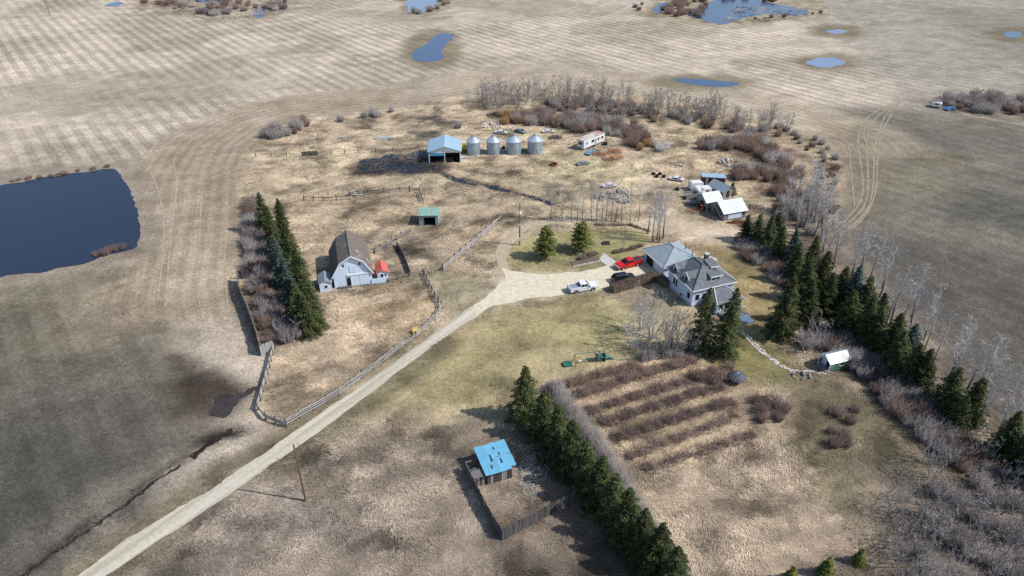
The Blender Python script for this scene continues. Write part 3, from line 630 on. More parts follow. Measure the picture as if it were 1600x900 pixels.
HO = (31.1, 121.0); HRZ = math.atan2(-.933, .36)
def make_house():
    t = thing('farmhouse', 'pale blue farmhouse with dark grey hip roof and dormers beside two spruces', 'house', HO, HRZ)
    box('wall', K['siding'], t, 0, 8.6, -.2, 8.8, 0, 3.95); box('foundation', K['concrete'], t, -.06, 8.66, -.26, 8.86, 0, .45)
    hip_slopes(t, -.45, 9.05, -.65, 9.25, 3.9, 2.5, 5.3, 3.5, 6.9, K['shingle'])
    mb = MB()
    for q in ((-.5, 9.1, -.72, -.62), (-.5, 9.1, 9.24, 9.34)): mb.box(q[0], q[1], q[2], q[3], 3.72, 3.93)
    for q in ((-.53, -.44), (9.06, 9.15)): mb.box(q[0], q[1], -.62, 9.24, 3.72, 3.93)
    mb.build('fascia', K['white'], t)
    # windows of the long wall, tall ground floor pairs
    for a in (1.9, 2.75): opening(t, 'window', 'y', -.2, a, a+.62, 1.5, 2.9, -1)
    opening(t, 'window', 'y', -.2, 6.9, 7.8, 1.3, 2.6, -1); opening(t, 'window', 'y', -.2, 4.6, 5.4, .55, 1.0, -1)
    for a in (.6, 2.2): opening(t, 'window', 'x', 8.6, a-.2, a+.7, 1.3, 2.6, 1)
    # gable dormers on the long slope
    for cx in (1.9, 5.7):
        m = Matrix.Translation((cx, 0, 0)); w = MB(m).prism([(-.85, 3.6), (.85, 3.6), (.85, 5.25), (0, 6.05), (-.85, 5.25)], .05, 3.1, 'y').build('dormer', K['siding'], t)
        for s in (-1, 1):
            MB(m).slab([(0, -.25, 6.22), (s*1.12, -.25, 5.16), (s*1.12, 3.0, 5.16), (0, 3.0, 6.22)], .1).build('roof_slope', K['shingle'], w)
        MB(m).box(-.45, .45, -.03, .1, 4.15, 5.1).build('window', K['glass'], w)
        mb = MB(m); mb.box(-.6, -.45, -.06, .1, 4.0, 5.25); mb.box(.45, .6, -.06, .1, 4.0, 5.25); mb.box(-.45, .45, -.06, .1, 5.1, 5.25); mb.box(-.45, .45, -.06, .1, 4.0, 4.15); mb.build('frame', K['white'], w)
        mb = MB(m)
        for s in (-1, 1): mb.slab([(0, -.32, 6.24), (s*1.15, -.32, 5.15), (s*1.15, -.26, 5.15), (0, -.26, 6.24)], .18)
        mb.build('bargeboard', K['white'], w)
    # dormers on the end slope
    for cy, hw, z0, z1, xf in ((4.9, 1.1, 4.2, 5.7, 8.0), (5.6, .7, 5.2, 6.6, 6.1)):
        w = MB().prism([(cy-hw, z0-.5), (cy+hw, z0-.5), (cy+hw, z1-.15), (cy-hw, z1-.15)], 4.3, xf, 'x').build('dormer', K['siding'], t)
        MB().slab([(xf+.3, cy-hw-.25, z1-.1), (xf+.3, cy+hw+.25, z1-.1), (3.9, cy+hw+.25, z1+.35), (3.9, cy-hw-.25, z1+.35)], .12).build('roof_slope', K['shingle'], w)
        MB().box(xf+.3, xf+.36, cy-hw-.25, cy+hw+.25, z1-.28, z1-.06).build('fascia', K['white'], w)
        for s in (-1, 1) if hw > 1 else (0,):
            MB().box(xf-.02, xf+.05, cy+s*.5-.36, cy+s*.5+.36, z0+.1, z1-.35).build('window', K['glass'], w)
    c = box('chimney', mat('chimney_brick', (.09, .08, .08), .9), t, 2.6, 3.3, 5.6, 6.3, 5.0, 7.4); box('cap', K['concrete'], c, 2.52, 3.38, 5.52, 6.38, 7.4, 7.52)
    # glazed front porch with its own low hip roof
    box('porch_wall', K['siding'], t, 8.67, 12.5, 2.7, 8.1, 0, 2.4)
    A, B, C, D = (8.67, 2.3, 2.45), (12.9, 2.3, 2.45), (12.9, 8.5, 2.45), (8.67, 8.5, 2.45); E_, F_ = (8.67, 4.2, 3.6), (8.67, 6.6, 3.6)
    for q in ([A, B, E_], [B, C, F_, E_], [C, D, F_]): MB().slab(q, .12).build('porch_roof', K['shingle'], t)
    mb = MB(); mb.tube([B, E_], [.09, .09], 5); mb.tube([C, F_], [.09, .09], 5); mb.build('flashing', K['white'], t)
    for i in range(4): opening(t, 'window', 'x', 12.5, 3.0+i*1.25, 4.0+i*1.25, .9, 2.1, 1)
    for i in range(2): opening(t, 'window', 'y', 2.7, 9.2+i*1.6, 10.3+i*1.6, .9, 2.1, -1)
    # deck with railing, and a blue covered ramp at its end
    box('deck', K['old_wood'], t, 12.52, 15.2, 3.0, 8.0, .35, .55)
    for y in (3.05, 5.5, 7.95):
        for x in (12.9, 15.1): box('post', K['white'], t, x-.06, x+.06, y-.06, y+.06, 0, 1.5)
    mb = MB()
    for y in (3.05, 7.95): mb.box(12.96, 15.04, y-.04, y+.04, 1.4, 1.48)
    mb.box(15.06, 15.14, 3.12, 5.43, 1.4, 1.48); mb.build('railing', K['white'], t)
    MB().prism([(15.2, .1), (17.3, .1), (17.3, .3), (15.2, .62)], 5.4, 7.6, 'y').build('ramp', mat('dull_blue_boards', (.11, .17, .27), .7, var=.2), t)
make_house()

def make_garage():
    t = thing('garage', 'attached double garage with pale grey hip roof behind the red pickup', 'garage', HO, HRZ)
    box('wall', K['siding'], t, -10.4, -2.9, .7, 8.6, 0, 2.55)
    hip_slopes(t, -11.0, -2.4, .2, 9.2, 2.55, -7.7, -6.1, 4.7, 4.6, K['shingle_pale'])
    mb = MB(); mb.box(-11.04, -2.36, .12, .19, 2.36, 2.56); mb.box(-11.08, -11.0, .12, 9.2, 2.36, 2.56); mb.box(-2.4, -2.32, .2, 9.2, 2.36, 2.56); mb.build('fascia', K['white'], t)
    d = box('overhead_door', K['white'], t, -6.4, -3.5, .62, .72, .02, 2.2)
    mb = MB()
    for i in range(1, 4): mb.box(-6.38, -3.52, .605, .622, i*.55-.02, i*.55+.02)
    mb.build('panel_joint', K['siding'], d)
    box('open_doorway', K['dark'], t, -9.6, -6.9, .66, .72, .02, 2.2)
    mb = MB(); mb.box(-9.75, -9.6, .6, .74, 0, 2.3); mb.box(-6.9, -6.75, .6, .74, 0, 2.3); mb.box(-9.6, -6.9, .6, .74, 2.2, 2.32); mb.build('door_frame', K['white'], t)
    MB().tube([(-6.3, 7.6, 3.0), (-6.3, 7.6, 5.0)], [.09, .09], 6).build('stove_pipe', K['rubber'], t)
    MB().tube([(-3.3, 7.3, 2.6), (-3.3, 7.3, 4.4)], [.07, .07], 6).build('vent_pipe', K['rubber'], t)
    box('walkway', K['concrete'], t, -2.9, -.1, .2, 2.2, 0, .12)
make_garage()

def make_barn():
    ang = math.atan2(.265, .965)
    t = thing('barn', 'pale blue-white gambrel barn with weathered brown roof and sliding door', 'barn', (-35.0, 119.6), ang)
    Wd, Ln = 7.4, 10.8
    prof = [(0, 0), (Wd, 0), (Wd, 2.9), (Wd-1.35, 5.3), (Wd/2, 6.75), (1.35, 5.3), (0, 2.9)]
    MB().prism(prof, 0, Ln, 'y').build('wall', K['white_old'], t)
    o = .35
    for s in (0, 1):
        fx = (lambda x: x) if s == 0 else (lambda x: Wd-x)
        lo = [(fx(-.42), -o, 2.55), (fx(1.3), -o, 5.45), (fx(1.3), Ln+o, 5.45), (fx(-.42), Ln+o, 2.55)]
        hi = [(fx(1.3), -o, 5.48), (Wd/2, -o, 6.98), (Wd/2, Ln+o, 6.98), (fx(1.3), Ln+o, 5.48)]
        MB().slab(lo, .12).build('lower_roof_slope', K['barn_roof'], t); MB().slab(hi, .12).build('upper_roof_slope', K['barn_roof'], t)
        mb = MB(); mb.slab([(fx(-.45), -o-.1, 2.55), (fx(1.3), -o-.1, 5.5), (fx(1.3), -o, 5.5), (fx(-.45), -o, 2.55)], .24)
        mb.slab([(fx(1.3), -o-.1, 5.52), (Wd/2, -o-.1, 7.02), (Wd/2, -o, 7.02), (fx(1.3), -o, 5.52)], .24); mb.build('bargeboard', K['white'], t)
        opening(t, 'loft_window', 'y', 0, fx(2.1)-.18, fx(2.1)+.18, 4.55, 5.15, -1, frame=False)
    MB().tube([(Wd/2, -o, 7.0), (Wd/2, Ln+o, 7.0)], [.1, .1], 6).build('ridge_cap', K['old_wood'], t)
    d = box('sliding_door', K['white_old'], t, 3.2, 6.9, -.12, -.04, .15, 2.55); box('track', K['white'], t, 2.6, 7.3, -.22, -.05, 2.55, 2.8)
    box('brace', K['white'], d, 3.25, 3.4, -.17, -.121, .2, 2.5); box('brace', K['white'], d, 5.0, 5.12, -.17, -.121, .2, 2.5)
    box('doorway', K['dark'], t, 2.45, 3.15, -.06, .02, .1, 2.0); box('loft_door', K['white_old'], t, 3.2, 4.5, -.07, -.002, 3.2, 4.7)
    box('threshold', K['dark_wood'], t, .5, 3.2, -.5, -.05, .0, .3)
    for y in (2, 4.5, 7): opening(t, 'side_window', 'x', 0, y, y+.7, 1.2, 1.9, -1)
    # lean-to annex on the left
    t = thing('barn_annex', 'small white shed with grey roof on the left of the barn', 'shed', (-37.6, 118.2), ang)
    gable_walls(t, 0, 2.3, 0, 3.6, 1.9, 2.5, K['white_old'], 'y'); gable_roof(t, 0, 2.3, 0, 3.6, 1.9, 2.5, K['grey_metal'], .2, .08, 'y')
    opening(t, 'window', 'y', 0, .95, 1.5, .8, 1.4, -1, frame=True)
    t = thing('chicken_coop', 'small white coop with red roof on the right of the barn', 'shed', (-26.9, 122.4), ang)
    gable_walls(t, 0, 2.0, 0, 3.6, 1.9, 2.5, K['white_old'], 'y'); gable_roof(t, 0, 2.0, 0, 3.6, 1.9, 2.5, K['red_roof'], .25, .08, 'y', ribs=.6)
    opening(t, 'door', 'y', 0, .55, 1.1, .05, 1.6, -1, K['dark']); opening(t, 'window', 'y', 0, 1.4, 1.7, 1.0, 1.4, -1, frame=False)
    MB().tube([(.6, 1.6, 2.2), (.6, 1.6, 2.9)], [.08, .08], 6).build('vent', K['rust'], t)
    t = thing('coop_fence', 'low white board fence joining barn and red-roofed coop', 'fence', (-28.0, 121.3), ang)
    for i in range(9): box('board', K['white_old'], t, i*.36, i*.36+.34, 0, .06, 0, 1.15+random.uniform(-.08, .08))
    box('rail', K['white_old'], t, 0, 3.2, .07, .13, .7, .8)
make_barn()

def make_open_shed():
    a = math.atan2(.155, 1)*.4
    t = thing('machine_shed', 'open-fronted machine shed with pale blue metal roof beside the grain bins', 'shed', (-22.9, 185.6), a)
    W_, D_ = 8.7, 9.0; ze, zr = 3.3, 4.7; xm = W_/2
    mb = MB(); mb.box(0, W_, D_-.1, D_, 0, ze); mb.box(0, .1, 0, D_-.1, 0, ze); mb.box(W_-.1, W_, 0, D_-.1, 0, ze); mb.build('wall', K['metal_blue'], t)
    gable_roof(t, 0, W_, 0, D_, ze, zr, K['metal_blue'], .35, .1, 'y', ribs=1.0)
    MB().prism([(.12, ze-.35), (W_-.12, ze-.35), (W_-.12, ze-.03), (xm, zr-.05), (.12, ze-.03)], 0, .1, 'y').build('gable', K['white'], t)
    box('valance', K['trim_blue'], t, .1, 4.3, -.06, .0, 2.1, 2.95)
    for x in (.06, 4.35, W_-.1): box('post', K['white'], t, x-.1, x+.1, -.12, .08, 0, 2.96)
    box('floor', K['dark'], t, .15, W_-.15, .3, D_-.15, .0, .06)
    box('inner_boards', K['dark_wood'], t, .2, W_-.2, 6.0, 6.2, 0.06, 2.9)
    g = thing('grain_auger', 'yellow auger hood standing behind the pale blue machine shed', 'auger', (-13.0, 195.0), 0)
    MB().prism([(-2.3, 1.0), (1.6, .4), (1.6, 1.9), (-.2, 1.6)], -1, 1, 'y').build('hood', K['yellow'], g)
    MB().tube([(1.0, 0, 1.1), (-3.2, 0, 2.6)], [.2, .2], 8).build('tube', K['yellow'], g)
    for s in (-1, 1): MB(Matrix.Translation((.4, s*1.05, .42)) @ Matrix.Rotation(PI/2, 4, 'X')).lathe([(0, -.12), (.42, -.12), (.42, .12), (0, .12)], 14).build('wheel', K['rubber'], g)
make_open_shed()

ORD = ['first', 'second', 'third', 'fourth', 'fifth', 'sixth', 'seventh', 'eighth', 'ninth', 'tenth', 'eleventh', 'twelfth', 'thirteenth', 'fourteenth', 'fifteenth', 'sixteenth', 'seventeenth', 'eighteenth', 'nineteenth', 'twentieth',
       'twenty-first', 'twenty-second', 'twenty-third', 'twenty-fourth', 'twenty-fifth', 'twenty-sixth', 'twenty-seventh', 'twenty-eighth', 'twenty-ninth', 'thirtieth', 'thirty-first', 'thirty-second', 'thirty-third', 'thirty-fourth', 'thirty-fifth', 'thirty-sixth']
def make_bin(p, r, h, label):
    t = thing('grain_bin', label, 'grain bin', p, random.uniform(0, 6), 'grain bins in a row behind the yard')
    prof = [(r, 0)]
    k = 16
    for i in range(k): prof += [(r+.02, h*(i+.5)/k), (r, h*(i+1)/k)]
    MB().lathe(prof, 36).build('wall', K['bin'], t, smooth=True)
    rf = MB().lathe([(r+.14, h-.06), (r+.14, h), (.42, h+1.35), (.42, h+1.45)], 30).build('roof', K['bin_roof'], t)
    MB().lathe([(.45, h+1.42), (.45, h+1.6), (.0, h+1.75)], 16).build('hatch', K['grey_metal'], rf)
    mb = MB()
    for i in range(15):
        a = 2*PI*i/15; c, s = math.cos(a), math.sin(a); mb.tube([((r+.13)*c, (r+.13)*s, h+.03), (.44*c, .44*s, h+1.38)], [.045, .03], 4)
    mb.build('rib', K['bin_roof'], rf)
    a0 = -t.rotation_euler.z - PI/2+.4
    m = Matrix.Rotation(a0, 4, 'Z'); MB(m).box(r-.05, r+.06, -.35, .35, .5, 1.7).build('door', K['grey_metal'], t)
    mb = MB(m @ Matrix.Rotation(.5, 4, 'Z')); mb.box(r+.06, r+.1, -.2, -.15, .3, h); mb.box(r+.06, r+.1, .15, .2, .3, h)
    for i in range(12): mb.box(r+.06, r+.1, -.15, .15, .5+i*.3, .54+i*.3)
    mb.build('ladder', K['bin'], t)
for (px, py), lb in zip(((740, 243.5), (771, 243), (803, 242.5), (836, 241.5)), ('round steel grain bin nearest the open machine shed', 'second grain bin from the machine shed', 'third grain bin from the machine shed', 'grain bin at the far right end of the row')):
    x, y = G(px, py); big = px > 790
    make_bin((x, y+1.9), 2.15 if big else 1.95, 3.75, lb)

def make_green_shed():
    t = thing('loafing_shed', 'small open shed with faded green metal roof in the corral', 'shed', (-21.4, 147.2), R(1))
    mb = MB(); mb.box(0, .12, 0, 4.6, 0, 2.4); mb.box(4.3, 4.42, 0, 4.6, 0, 2.4); mb.box(.12, 4.3, 4.5, 4.6, 0, 2.3); mb.box(.12, 1.1, 0, .1, 0, 2.55); mb.box(3.75, 4.3, 0, .1, 0, 2.55); mb.box(1.1, 3.75, 0, .1, 2.1, 2.55)
    mb.build('wall', K['green_wall'], t)
    for i in range(5):
        MB().slab([(-.2+i*.97, -.3, 2.72-.002*i), (.79+i*.97, -.3, 2.72), (.79+i*.97, 4.8, 2.42), (-.2+i*.97, 4.8, 2.42-.002*i)], .05).build('roof_sheet', K['green_roof'], t)
    box('back_boards', K['dark'], t, .3, 4.1, 4.2, 4.3, 0, 2.2); box('door_post', K['dark_wood'], t, 1.1, 1.2, -.04, .06, 0, 2.1); box('dirt_floor', K['dark'], t, .2, 4.2, .3, 4.4, 0, .05)
make_green_shed()

def make_trailer():
    p0 = G(912, 235.5); p1 = G(944, 222.5); L = math.dist(p0, p1); a = math.atan2(p1[1]-p0[1], p1[0]-p0[0])
    t = thing('house_trailer', 'long white house trailer with rust-stained roof by the brown willows', 'trailer', p0, a)
    Wd = 2.6
    box('body', K['trailer'], t, 0, L, 0, Wd, .5, 2.9, .06); box('roof', K['trailer_roof'], t, -.06, L+.06, -.06, Wd+.06, 2.9, 3.02)
    for x, w in ((1.0, .6), (3.4, 1.3), (6.2, .8), (L-1.6, .9)): opening(t, 'window', 'y', 0, x, x+w, 1.5, 2.3, -1)
    opening(t, 'door', 'y', 0, 5.0, 5.7, .6, 2.4, -1, K['grey_metal']); opening(t, 'window', 'x', 0, .6, 2.0, 1.5, 2.3, -1)
    for x in (L*.45, L*.55):
        for y in (.1, Wd-.1): MB(Matrix.Translation((x, y, .38)) @ Matrix.Rotation(PI/2, 4, 'X')).lathe([(0, -.12), (.36, -.12), (.36, .12), (0, .12)], 12).build('wheel', K['rubber'], t)
    MB().prism([(0, .55), (-1.4, .5), (-1.4, .62), (0, .7)], Wd/2-.15, Wd/2+.15, 'y').build('hitch', K['rust'], t)
    for x in (.5, L-.5): box('block', K['concrete'], t, x-.2, x+.2, .9, 1.5, 0, .5)
make_trailer()

def make_right_sheds():
    a0 = G(1096, 291); t = thing('red_shed', 'red-brown board shed with pale blue metal lean-to roof', 'shed', a0, R(-8))
    MB().prism([(0, 0), (3.6, 0), (3.6, 2.1), (0, 2.6)], 0, 5.7, 'x').build('wall', K['rust_red'], t)
    mb = MB().slab([(-.2, -.3, 2.72), (5.9, -.3, 2.72), (5.9, 3.8, 2.2), (-.2, 3.8, 2.2)], .08)
    for i in range(10): mb.tube([(-.1+i*.66, -.28, 2.73), (-.1+i*.66, 3.78, 2.21)], [.03, .03], 4)
    mb.build('roof', K['metal_blue'], t); opening(t, 'door', 'y', 0, .9, 1.4, .05, 2.3, -1, K['white'], False); opening(t, 'window', 'y', 0, 4.2, 4.9, 1.3, 1.9, -1, frame=False)
    p = G(1105, 300.5); a = math.atan2(-.83, .56)
    t = thing('grey_shed', 'grey wooden shed with dull blue-grey gable roof behind the white-roofed workshop', 'shed', p, a)
    gable_walls(t, 0, 5.0, 0, 4.2, 1.9, 3.0, K['old_wood'], 'x'); gable_roof(t, 0, 5.0, 0, 4.2, 1.9, 3.0, K['grey_metal'], .3, .08, 'x', ribs=.8)
    opening(t, 'door', 'x', 5.0, 1.2, 2.2, .05, 1.8, 1, K['dark'], False); opening(t, 'window', 'y', 0, 2, 2.8, .8, 1.4, -1, frame=False)
    o = G(1130, 345.5); a = math.atan2(.33, .94)
    t = thing('workshop', 'wooden workshop with wide white metal roof near the dark spruces', 'workshop', o, a)
    gable_walls(t, 0, 6.0, 0, 5.9, 2.0, 3.7, K['old_wood'], 'x'); gable_roof(t, 0, 6.0, 0, 5.9, 2.0, 3.7, K['white_metal'], .35, .08, 'x', ribs=.75)
    box('siding_panel', K['white_old'], t, 1.2, 4.8, -.06, -.005, .3, 1.5); opening(t, 'window', 'y', 0, 5.0, 5.7, .9, 1.5, -1, frame=False)
    box('sliding_door', K['dark_wood'], t, -.1, -.03, .8, 4.0, .1, 2.5); MB().tube([(-.14, .7, .5), (-.14, 4.2, 2.6)], [.06, .06], 4).build('brace', K['white'], t)
    box('skylight', K['metal_blue'], t, 2.2, 4.6, 1.0, 1.2, 2.62, 2.72) if False else None
    MB().tube([(4.6, 5.6, 2), (4.6, 5.6, 4.6)], [.09, .09], 6).build('stove_pipe', K['rubber'], t)
    o2 = (o[0]-.33*6.1-.94*.9, o[1]+.94*6.1-.33*.9)
    t = thing('workshop_annex', 'smaller white-roofed shed joined to the back of the workshop', 'shed', o2, a)
    gable_walls(t, 0, 4.2, 0, 4.4, 2.3, 3.7, K['green_wall'], 'x'); gable_roof(t, 0, 4.2, 0, 4.4, 2.3, 3.7, K['white_metal'], .3, .08, 'x', ribs=.75)
    opening(t, 'door', 'x', 0, 1.3, 2.5, .05, 2.0, -1, K['dark'], False)
make_right_sheds()

def make_playhouse():
    p = G(1294, 583); q = G(1329, 574); a = math.atan2(q[1]-p[1], q[0]-p[0])
    t = thing('playhouse', 'little green garden shed with white ribbed roof and open porch', 'shed', p, a)
    gable_walls(t, .9, 3.9, 0, 2.7, 1.9, 2.8, K['green_paint'], 'x'); gable_roof(t, 0, 3.9, 0, 2.7, 1.9, 2.8, K['white_metal'], .2, .06, 'x', ribs=.35)
    box('front_wall', K['siding'], t, .84, .895, .05, 2.65, 0, 1.88); opening(t, 'door', 'x', .84, .9, 1.6, .05, 1.7, -1, K['dark']); opening(t, 'window', 'y', 0, 2.0, 2.9, 1.0, 1.6, -1)
    for y in (.06, 2.64): box('post', K['white'], t, .0, .1, y-.05, y+.05, 0, 1.95)
    MB().prism([(0, 1.95), (2.7, 1.95), (1.35, 2.8)], .0, .06, 'x').build('gable', K['siding'], t)
    box('porch_floor', K['old_wood'], t, -.3, .83, 0, 2.7, .0, .15)
make_playhouse()

def make_blue_shed():
    p = G(762, 758); q = G(796, 748); a = math.atan2(q[1]-p[1], q[0]-p[0])
    t = thing('blue_roofed_shed', 'old dark plank shed with bright blue metal sheets on its roof', 'shed', p, a)
    Wd, D_ = 3.6, 4.4
    box('wall', K['dark'], t, .06, Wd-.06, .06, D_-.06, 0, 2.05)
    for i in range(14):
        w = Wd/14; me = MB().box(i*w+.01, (i+1)*w-.02, -.02, .05, 0, 2.1+random.uniform(-.06, .05))
        me.build('plank', (K['fence_wood'] if i in (2, 8, 9, 10) else K['dark_wood']), t)
    for i in range(16):
        w = D_/16
        for x in (-.03, Wd-.04): MB().box(x, x+.07, i*w+.06, (i+1)*w+.04, 0, 2.05+random.uniform(-.05, .05)).build('plank', K['dark_wood'], t)
    # loose roofing sheets, two rows, slightly uneven
    for r_ in range(2):
        for i in range(6):
            x0 = -.35+i*.76; y0 = -.4+r_*2.55+random.uniform(-.08, .08); y1 = y0+2.62
            if r_ == 0 and i == 5: y0 += .5
            z = lambda y: 2.3+.09*y
            dz = .012*(i % 2)+.03*r_
            MB().slab([(x0, y0, z(y0)+dz), (x0+.78, y0, z(y0)+dz+.004), (x0+.78, y1, z(y1)+dz+.004), (x0, y1, z(y1)+dz)], .03).build('roof_sheet', K['blue_roof'], t)
    for x, y, L in ((1.3, 1.6, 1.2), (2.5, .9, .9), (.9, .4, .7), (2.2, 3.4, .6), (2.6, 2.3, .5)):
        MB().box(x, x+.1, y, y+L, 2.38+.09*y, 2.41+.09*(y+L)+.03).build('gap', K['dark_wood'], t)
    t2 = thing('blue_shed_annex', 'open plank pen with a small lean-to roof left of the blue roof', 'lean-to', (p[0], p[1]), a)
    for i in range(9): MB().box(-1.9+i*.21, -1.72+i*.21, .2, .26, 0, 1.7+random.uniform(-.1, .1)).build('plank', K['dark_wood'] if i % 3 else K['fence_wood'], t2)
    for i in range(12): MB().box(-1.95, -1.89, .3+i*.28, .55+i*.28, 0, 1.8+random.uniform(-.1, .1)).build('plank', K['old_wood'], t2)
    MB().slab([(-2.0, .05, 1.8), (-.4, .05, 1.95), (-.4, 1.5, 2.0), (-2.0, 1.5, 1.85)], .06).build('roof', K['old_wood'], t2)
    for y in (1.9, 3.5): MB().box(-1.9, -.05, y, y+.1, 1.6, 1.72).build('beam', K['old_wood'], t2)
    b = thing('white_drum', 'white drum standing in the open pen beside the blue roof', 'drum', (p[0]+math.cos(a)*-1.0-math.sin(a)*2.6, p[1]+math.sin(a)*-1.0+math.cos(a)*2.6), 0)
    MB().lathe([(0, 0), (.3, 0), (.3, .9), (.26, .95), (0, .95)], 14).build('body', K['white'], b); MB().lathe([(.27, .95), (.27, 1.0), (0, 1.0)], 14).build('lid', K['white_metal'], b)
make_blue_shed()

# ------------------------------------------------------------------ fences: posts, rails and planks one by one
UB = MB().box(0, 1, -.5, .5, 0, 1)
def unit(material):
    key = 'unit_'+material.name
    if key not in K: K[key] = UB.mesh('board', material)
    return K[key]
def rail_fence(px, label, posts=2.4, h=1.3, rails=(.45, .85, 1.22), material='fence_wood', post_material='dark_wood', thick=.07, rh=.15, group=None):
    P = [Vector(p) for p in GP(px)]; t = thing('rail_fence', label, 'fence', P[0], 0, group); o = P[0]
    um, up = unit(K[material]), unit(K[post_material])
    for a, b in zip(P[:-1], P[1:]):
        d = b-a; k = max(1, round(d.length/posts)); ang = math.atan2(d.y, d.x); st = d/k
        for i in range(k):
            q = a+st*i-o; hh = h*random.uniform(.95, 1.1)
            place('post', up, t, (q.x-.07, q.y, 0), (random.uniform(-.03, .03), random.uniform(-.03, .03), ang), (.2, .2, hh*1.12))
            nq = Vector((-math.sin(ang), math.cos(ang)))*-.1
            for z in rails:
                if random.random() < .05: continue
                place('rail', um, t, (q.x+nq.x, q.y+nq.y, z+random.uniform(-.04, .04)), (0, random.uniform(-.02, .02), ang+random.uniform(-.01, .01)), (st.length, thick, rh))
    q = P[-1]-o; place('post', up, t, (q.x, q.y, 0), (0, 0, 0), (.15, .15, h))
    return t
def plank_fence(px, label, h=2.0, w=.3, material='dark_wood', name='plank_fence', group=None):
    P = [Vector(p) for p in GP(px)]; t = thing(name, label, 'fence', P[0], 0, group); o = P[0]; um = unit(K[material])
    for a, b in zip(P[:-1], P[1:]):
        d = b-a; k = max(1, round(d.length/w)); ang = math.atan2(d.y, d.x); st = d/k
        for i in range(k):
            q = a+st*i-o
            place('plank', um, t, (q.x, q.y, 0), (random.uniform(-.03, .03), 0, ang+random.uniform(-.06, .06)), (st.length*random.uniform(.86, .97), .05, h*random.uniform(.93, 1.06)))
        for z in (.5, h-.4):
            nq = Vector((-math.sin(ang), math.cos(ang)))*.09; q = a-o
            place('rail', um, t, (q.x+nq.x, q.y+nq.y, z), (0, 0, ang), (d.length, .08, .12))
    return t
rail_fence([(447, 666), (530, 618), (600, 565), (650, 528), (680, 500), (691, 482)], 'long silver board fence with dark posts along the gravel road')
rail_fence([(691, 482), (680, 465), (663, 430)], 'silver board fence from the roadside corner up to the corral gate')
rail_fence([(692, 424), (720, 400), (752, 372), (784, 343)], 'straight silver board fence between corral and curving dirt lane', rails=(.35, .7, 1.05, 1.3), h=1.5)
rail_fence([(430, 545), (420, 585), (404, 640), (416, 656), (447, 668)], 'silver rail fence bending round the lower left corner of the pasture', posts=2.0, rails=(.5, .8, 1.1), rh=.24)
plank_fence([(373, 440), (376, 462), (392, 500), (404, 535), (409, 557)], 'tall grey plank windbreak with a long shadow beside the left field', 2.6, .3, 'old_wood')
plank_fence([(409, 557), (429, 548)], 'short end panel closing the tall plank windbreak', 2.2, .3, 'fence_wood')
plank_fence([(371, 436), (392, 436)], 'short plank panel at the upper end of the windbreak', 2.0, .3, 'dark_wood')
plank_fence([(727, 737), (744, 772), (764, 810), (785, 845)], 'left run of the dark plank fence below the blue-roofed shed', 2.0, .28)
plank_fence([(785, 845), (840, 815), (898, 783)], 'front run of the dark plank fence ending at the spruce row', 2.0, .28, 'dark_wood')
rail_fence([(586, 396), (612, 380), (642, 362)], 'collapsed grey rail fence between barn and green shed', 1.6, 1.1, (.2, .5, .8), 'old_wood', rh=.22)
plank_fence([(620, 384), (632, 406), (641, 430)], 'dark corral partition running down from the green shed', 1.2, .35)
rail_fence([(663, 428), (640, 432), (606, 441)], 'low broken rail line between coop and corral corner', 2.6, .9, (.6,), 'old_wood')
rail_fence([(546, 306), (575, 304), (600, 302), (625, 300), (640, 299), (656, 301), (661, 318)], 'old dark rail fence across the pasture above the green shed', 3.0, 1.3, (.5, 1.0), 'dark_wood', 'dark_wood')
rail_fence([(475, 313), (505, 314), (546, 312)], 'old dark rail fence reaching from the spruces to the white scrap heap', 3.2, 1.2, (.9,), 'dark_wood', 'dark_wood')
plank_fence([(472, 244), (496, 243)], 'short dark gate panel at the top of the pasture', 1.4, .5)
rail_fence([(400, 246), (472, 244)], 'thin old fence line left of the dark gate panel', 4.5, 1.1, (.8,), 'dark_wood', 'dark_wood', .05, .06)
rail_fence([(496, 243), (560, 239), (640, 236)], 'thin old fence line right of the dark gate panel', 4.5, 1.1, (.8,), 'dark_wood', 'dark_wood', .05, .06)

# ------------------------------------------------------------------ poles
def pole(p, h, label, mat_, arm=None):
    t = thing('utility_pole', label, 'pole', p)
    MB().tube([(0, 0, -.1), (0, 0, h*.5), (0, 0, h)], [.17, .14, .11], 8).build('shaft', mat_, t)
    if arm:
        MB().tube([(0, 0, h-.2), (-.6, -.2, h+.25), (-1.3, -.45, h+.25)], [.04, .04, .04], 5).build('lamp_arm', K['grey_metal'], t)
        MB(Matrix.Translation((-1.35, -.46, h+.2))).lathe([(0, .1), (.16, .06), (.22, -.12), (0, -.14)], 10).build('lamp', K['white'], t)
        MB(Matrix.Translation((.05, -.32, h-2.4))).lathe([(0, 0), (.22, 0), (.22, .6), (.12, .68), (0, .68)], 12).build('transformer', K['white'], t)
        box('meter_box', K['white'], t, -.18, .18, -.36, -.16, 1.2, 1.8); box('bracket', K['white'], t, -.15, .15, -.3, -.14, 5.0, 5.25)
    else:
        if arm is None: MB().lathe([(0, h), (.05, h), (.05, h+.16), (0, h+.18)], 8).build('pin', K['rubber'], t); return
        box('crossarm', mat_, t, -.9, .9, -.06, .06, h-.5, h-.38)
        for x in (-.8, .8): MB(Matrix.Translation((x, 0, h-.38))).lathe([(0, 0), (.05, 0), (.05, .14), (0, .16)], 8).build('insulator', K['rubber'], t)
pole(G(812, 383), 10.0, 'grey utility pole with yard lamp and transformer beside the lane', K['pole_grey'], True)
tp = pole(G(478, 783), 10.2, 'bare brown utility pole standing in the rough grass by the road', K['pole'])
pole(G(78, 24), 9.0, 'distant dark utility pole at the edge of the far striped field', K['pole_grey'], False)

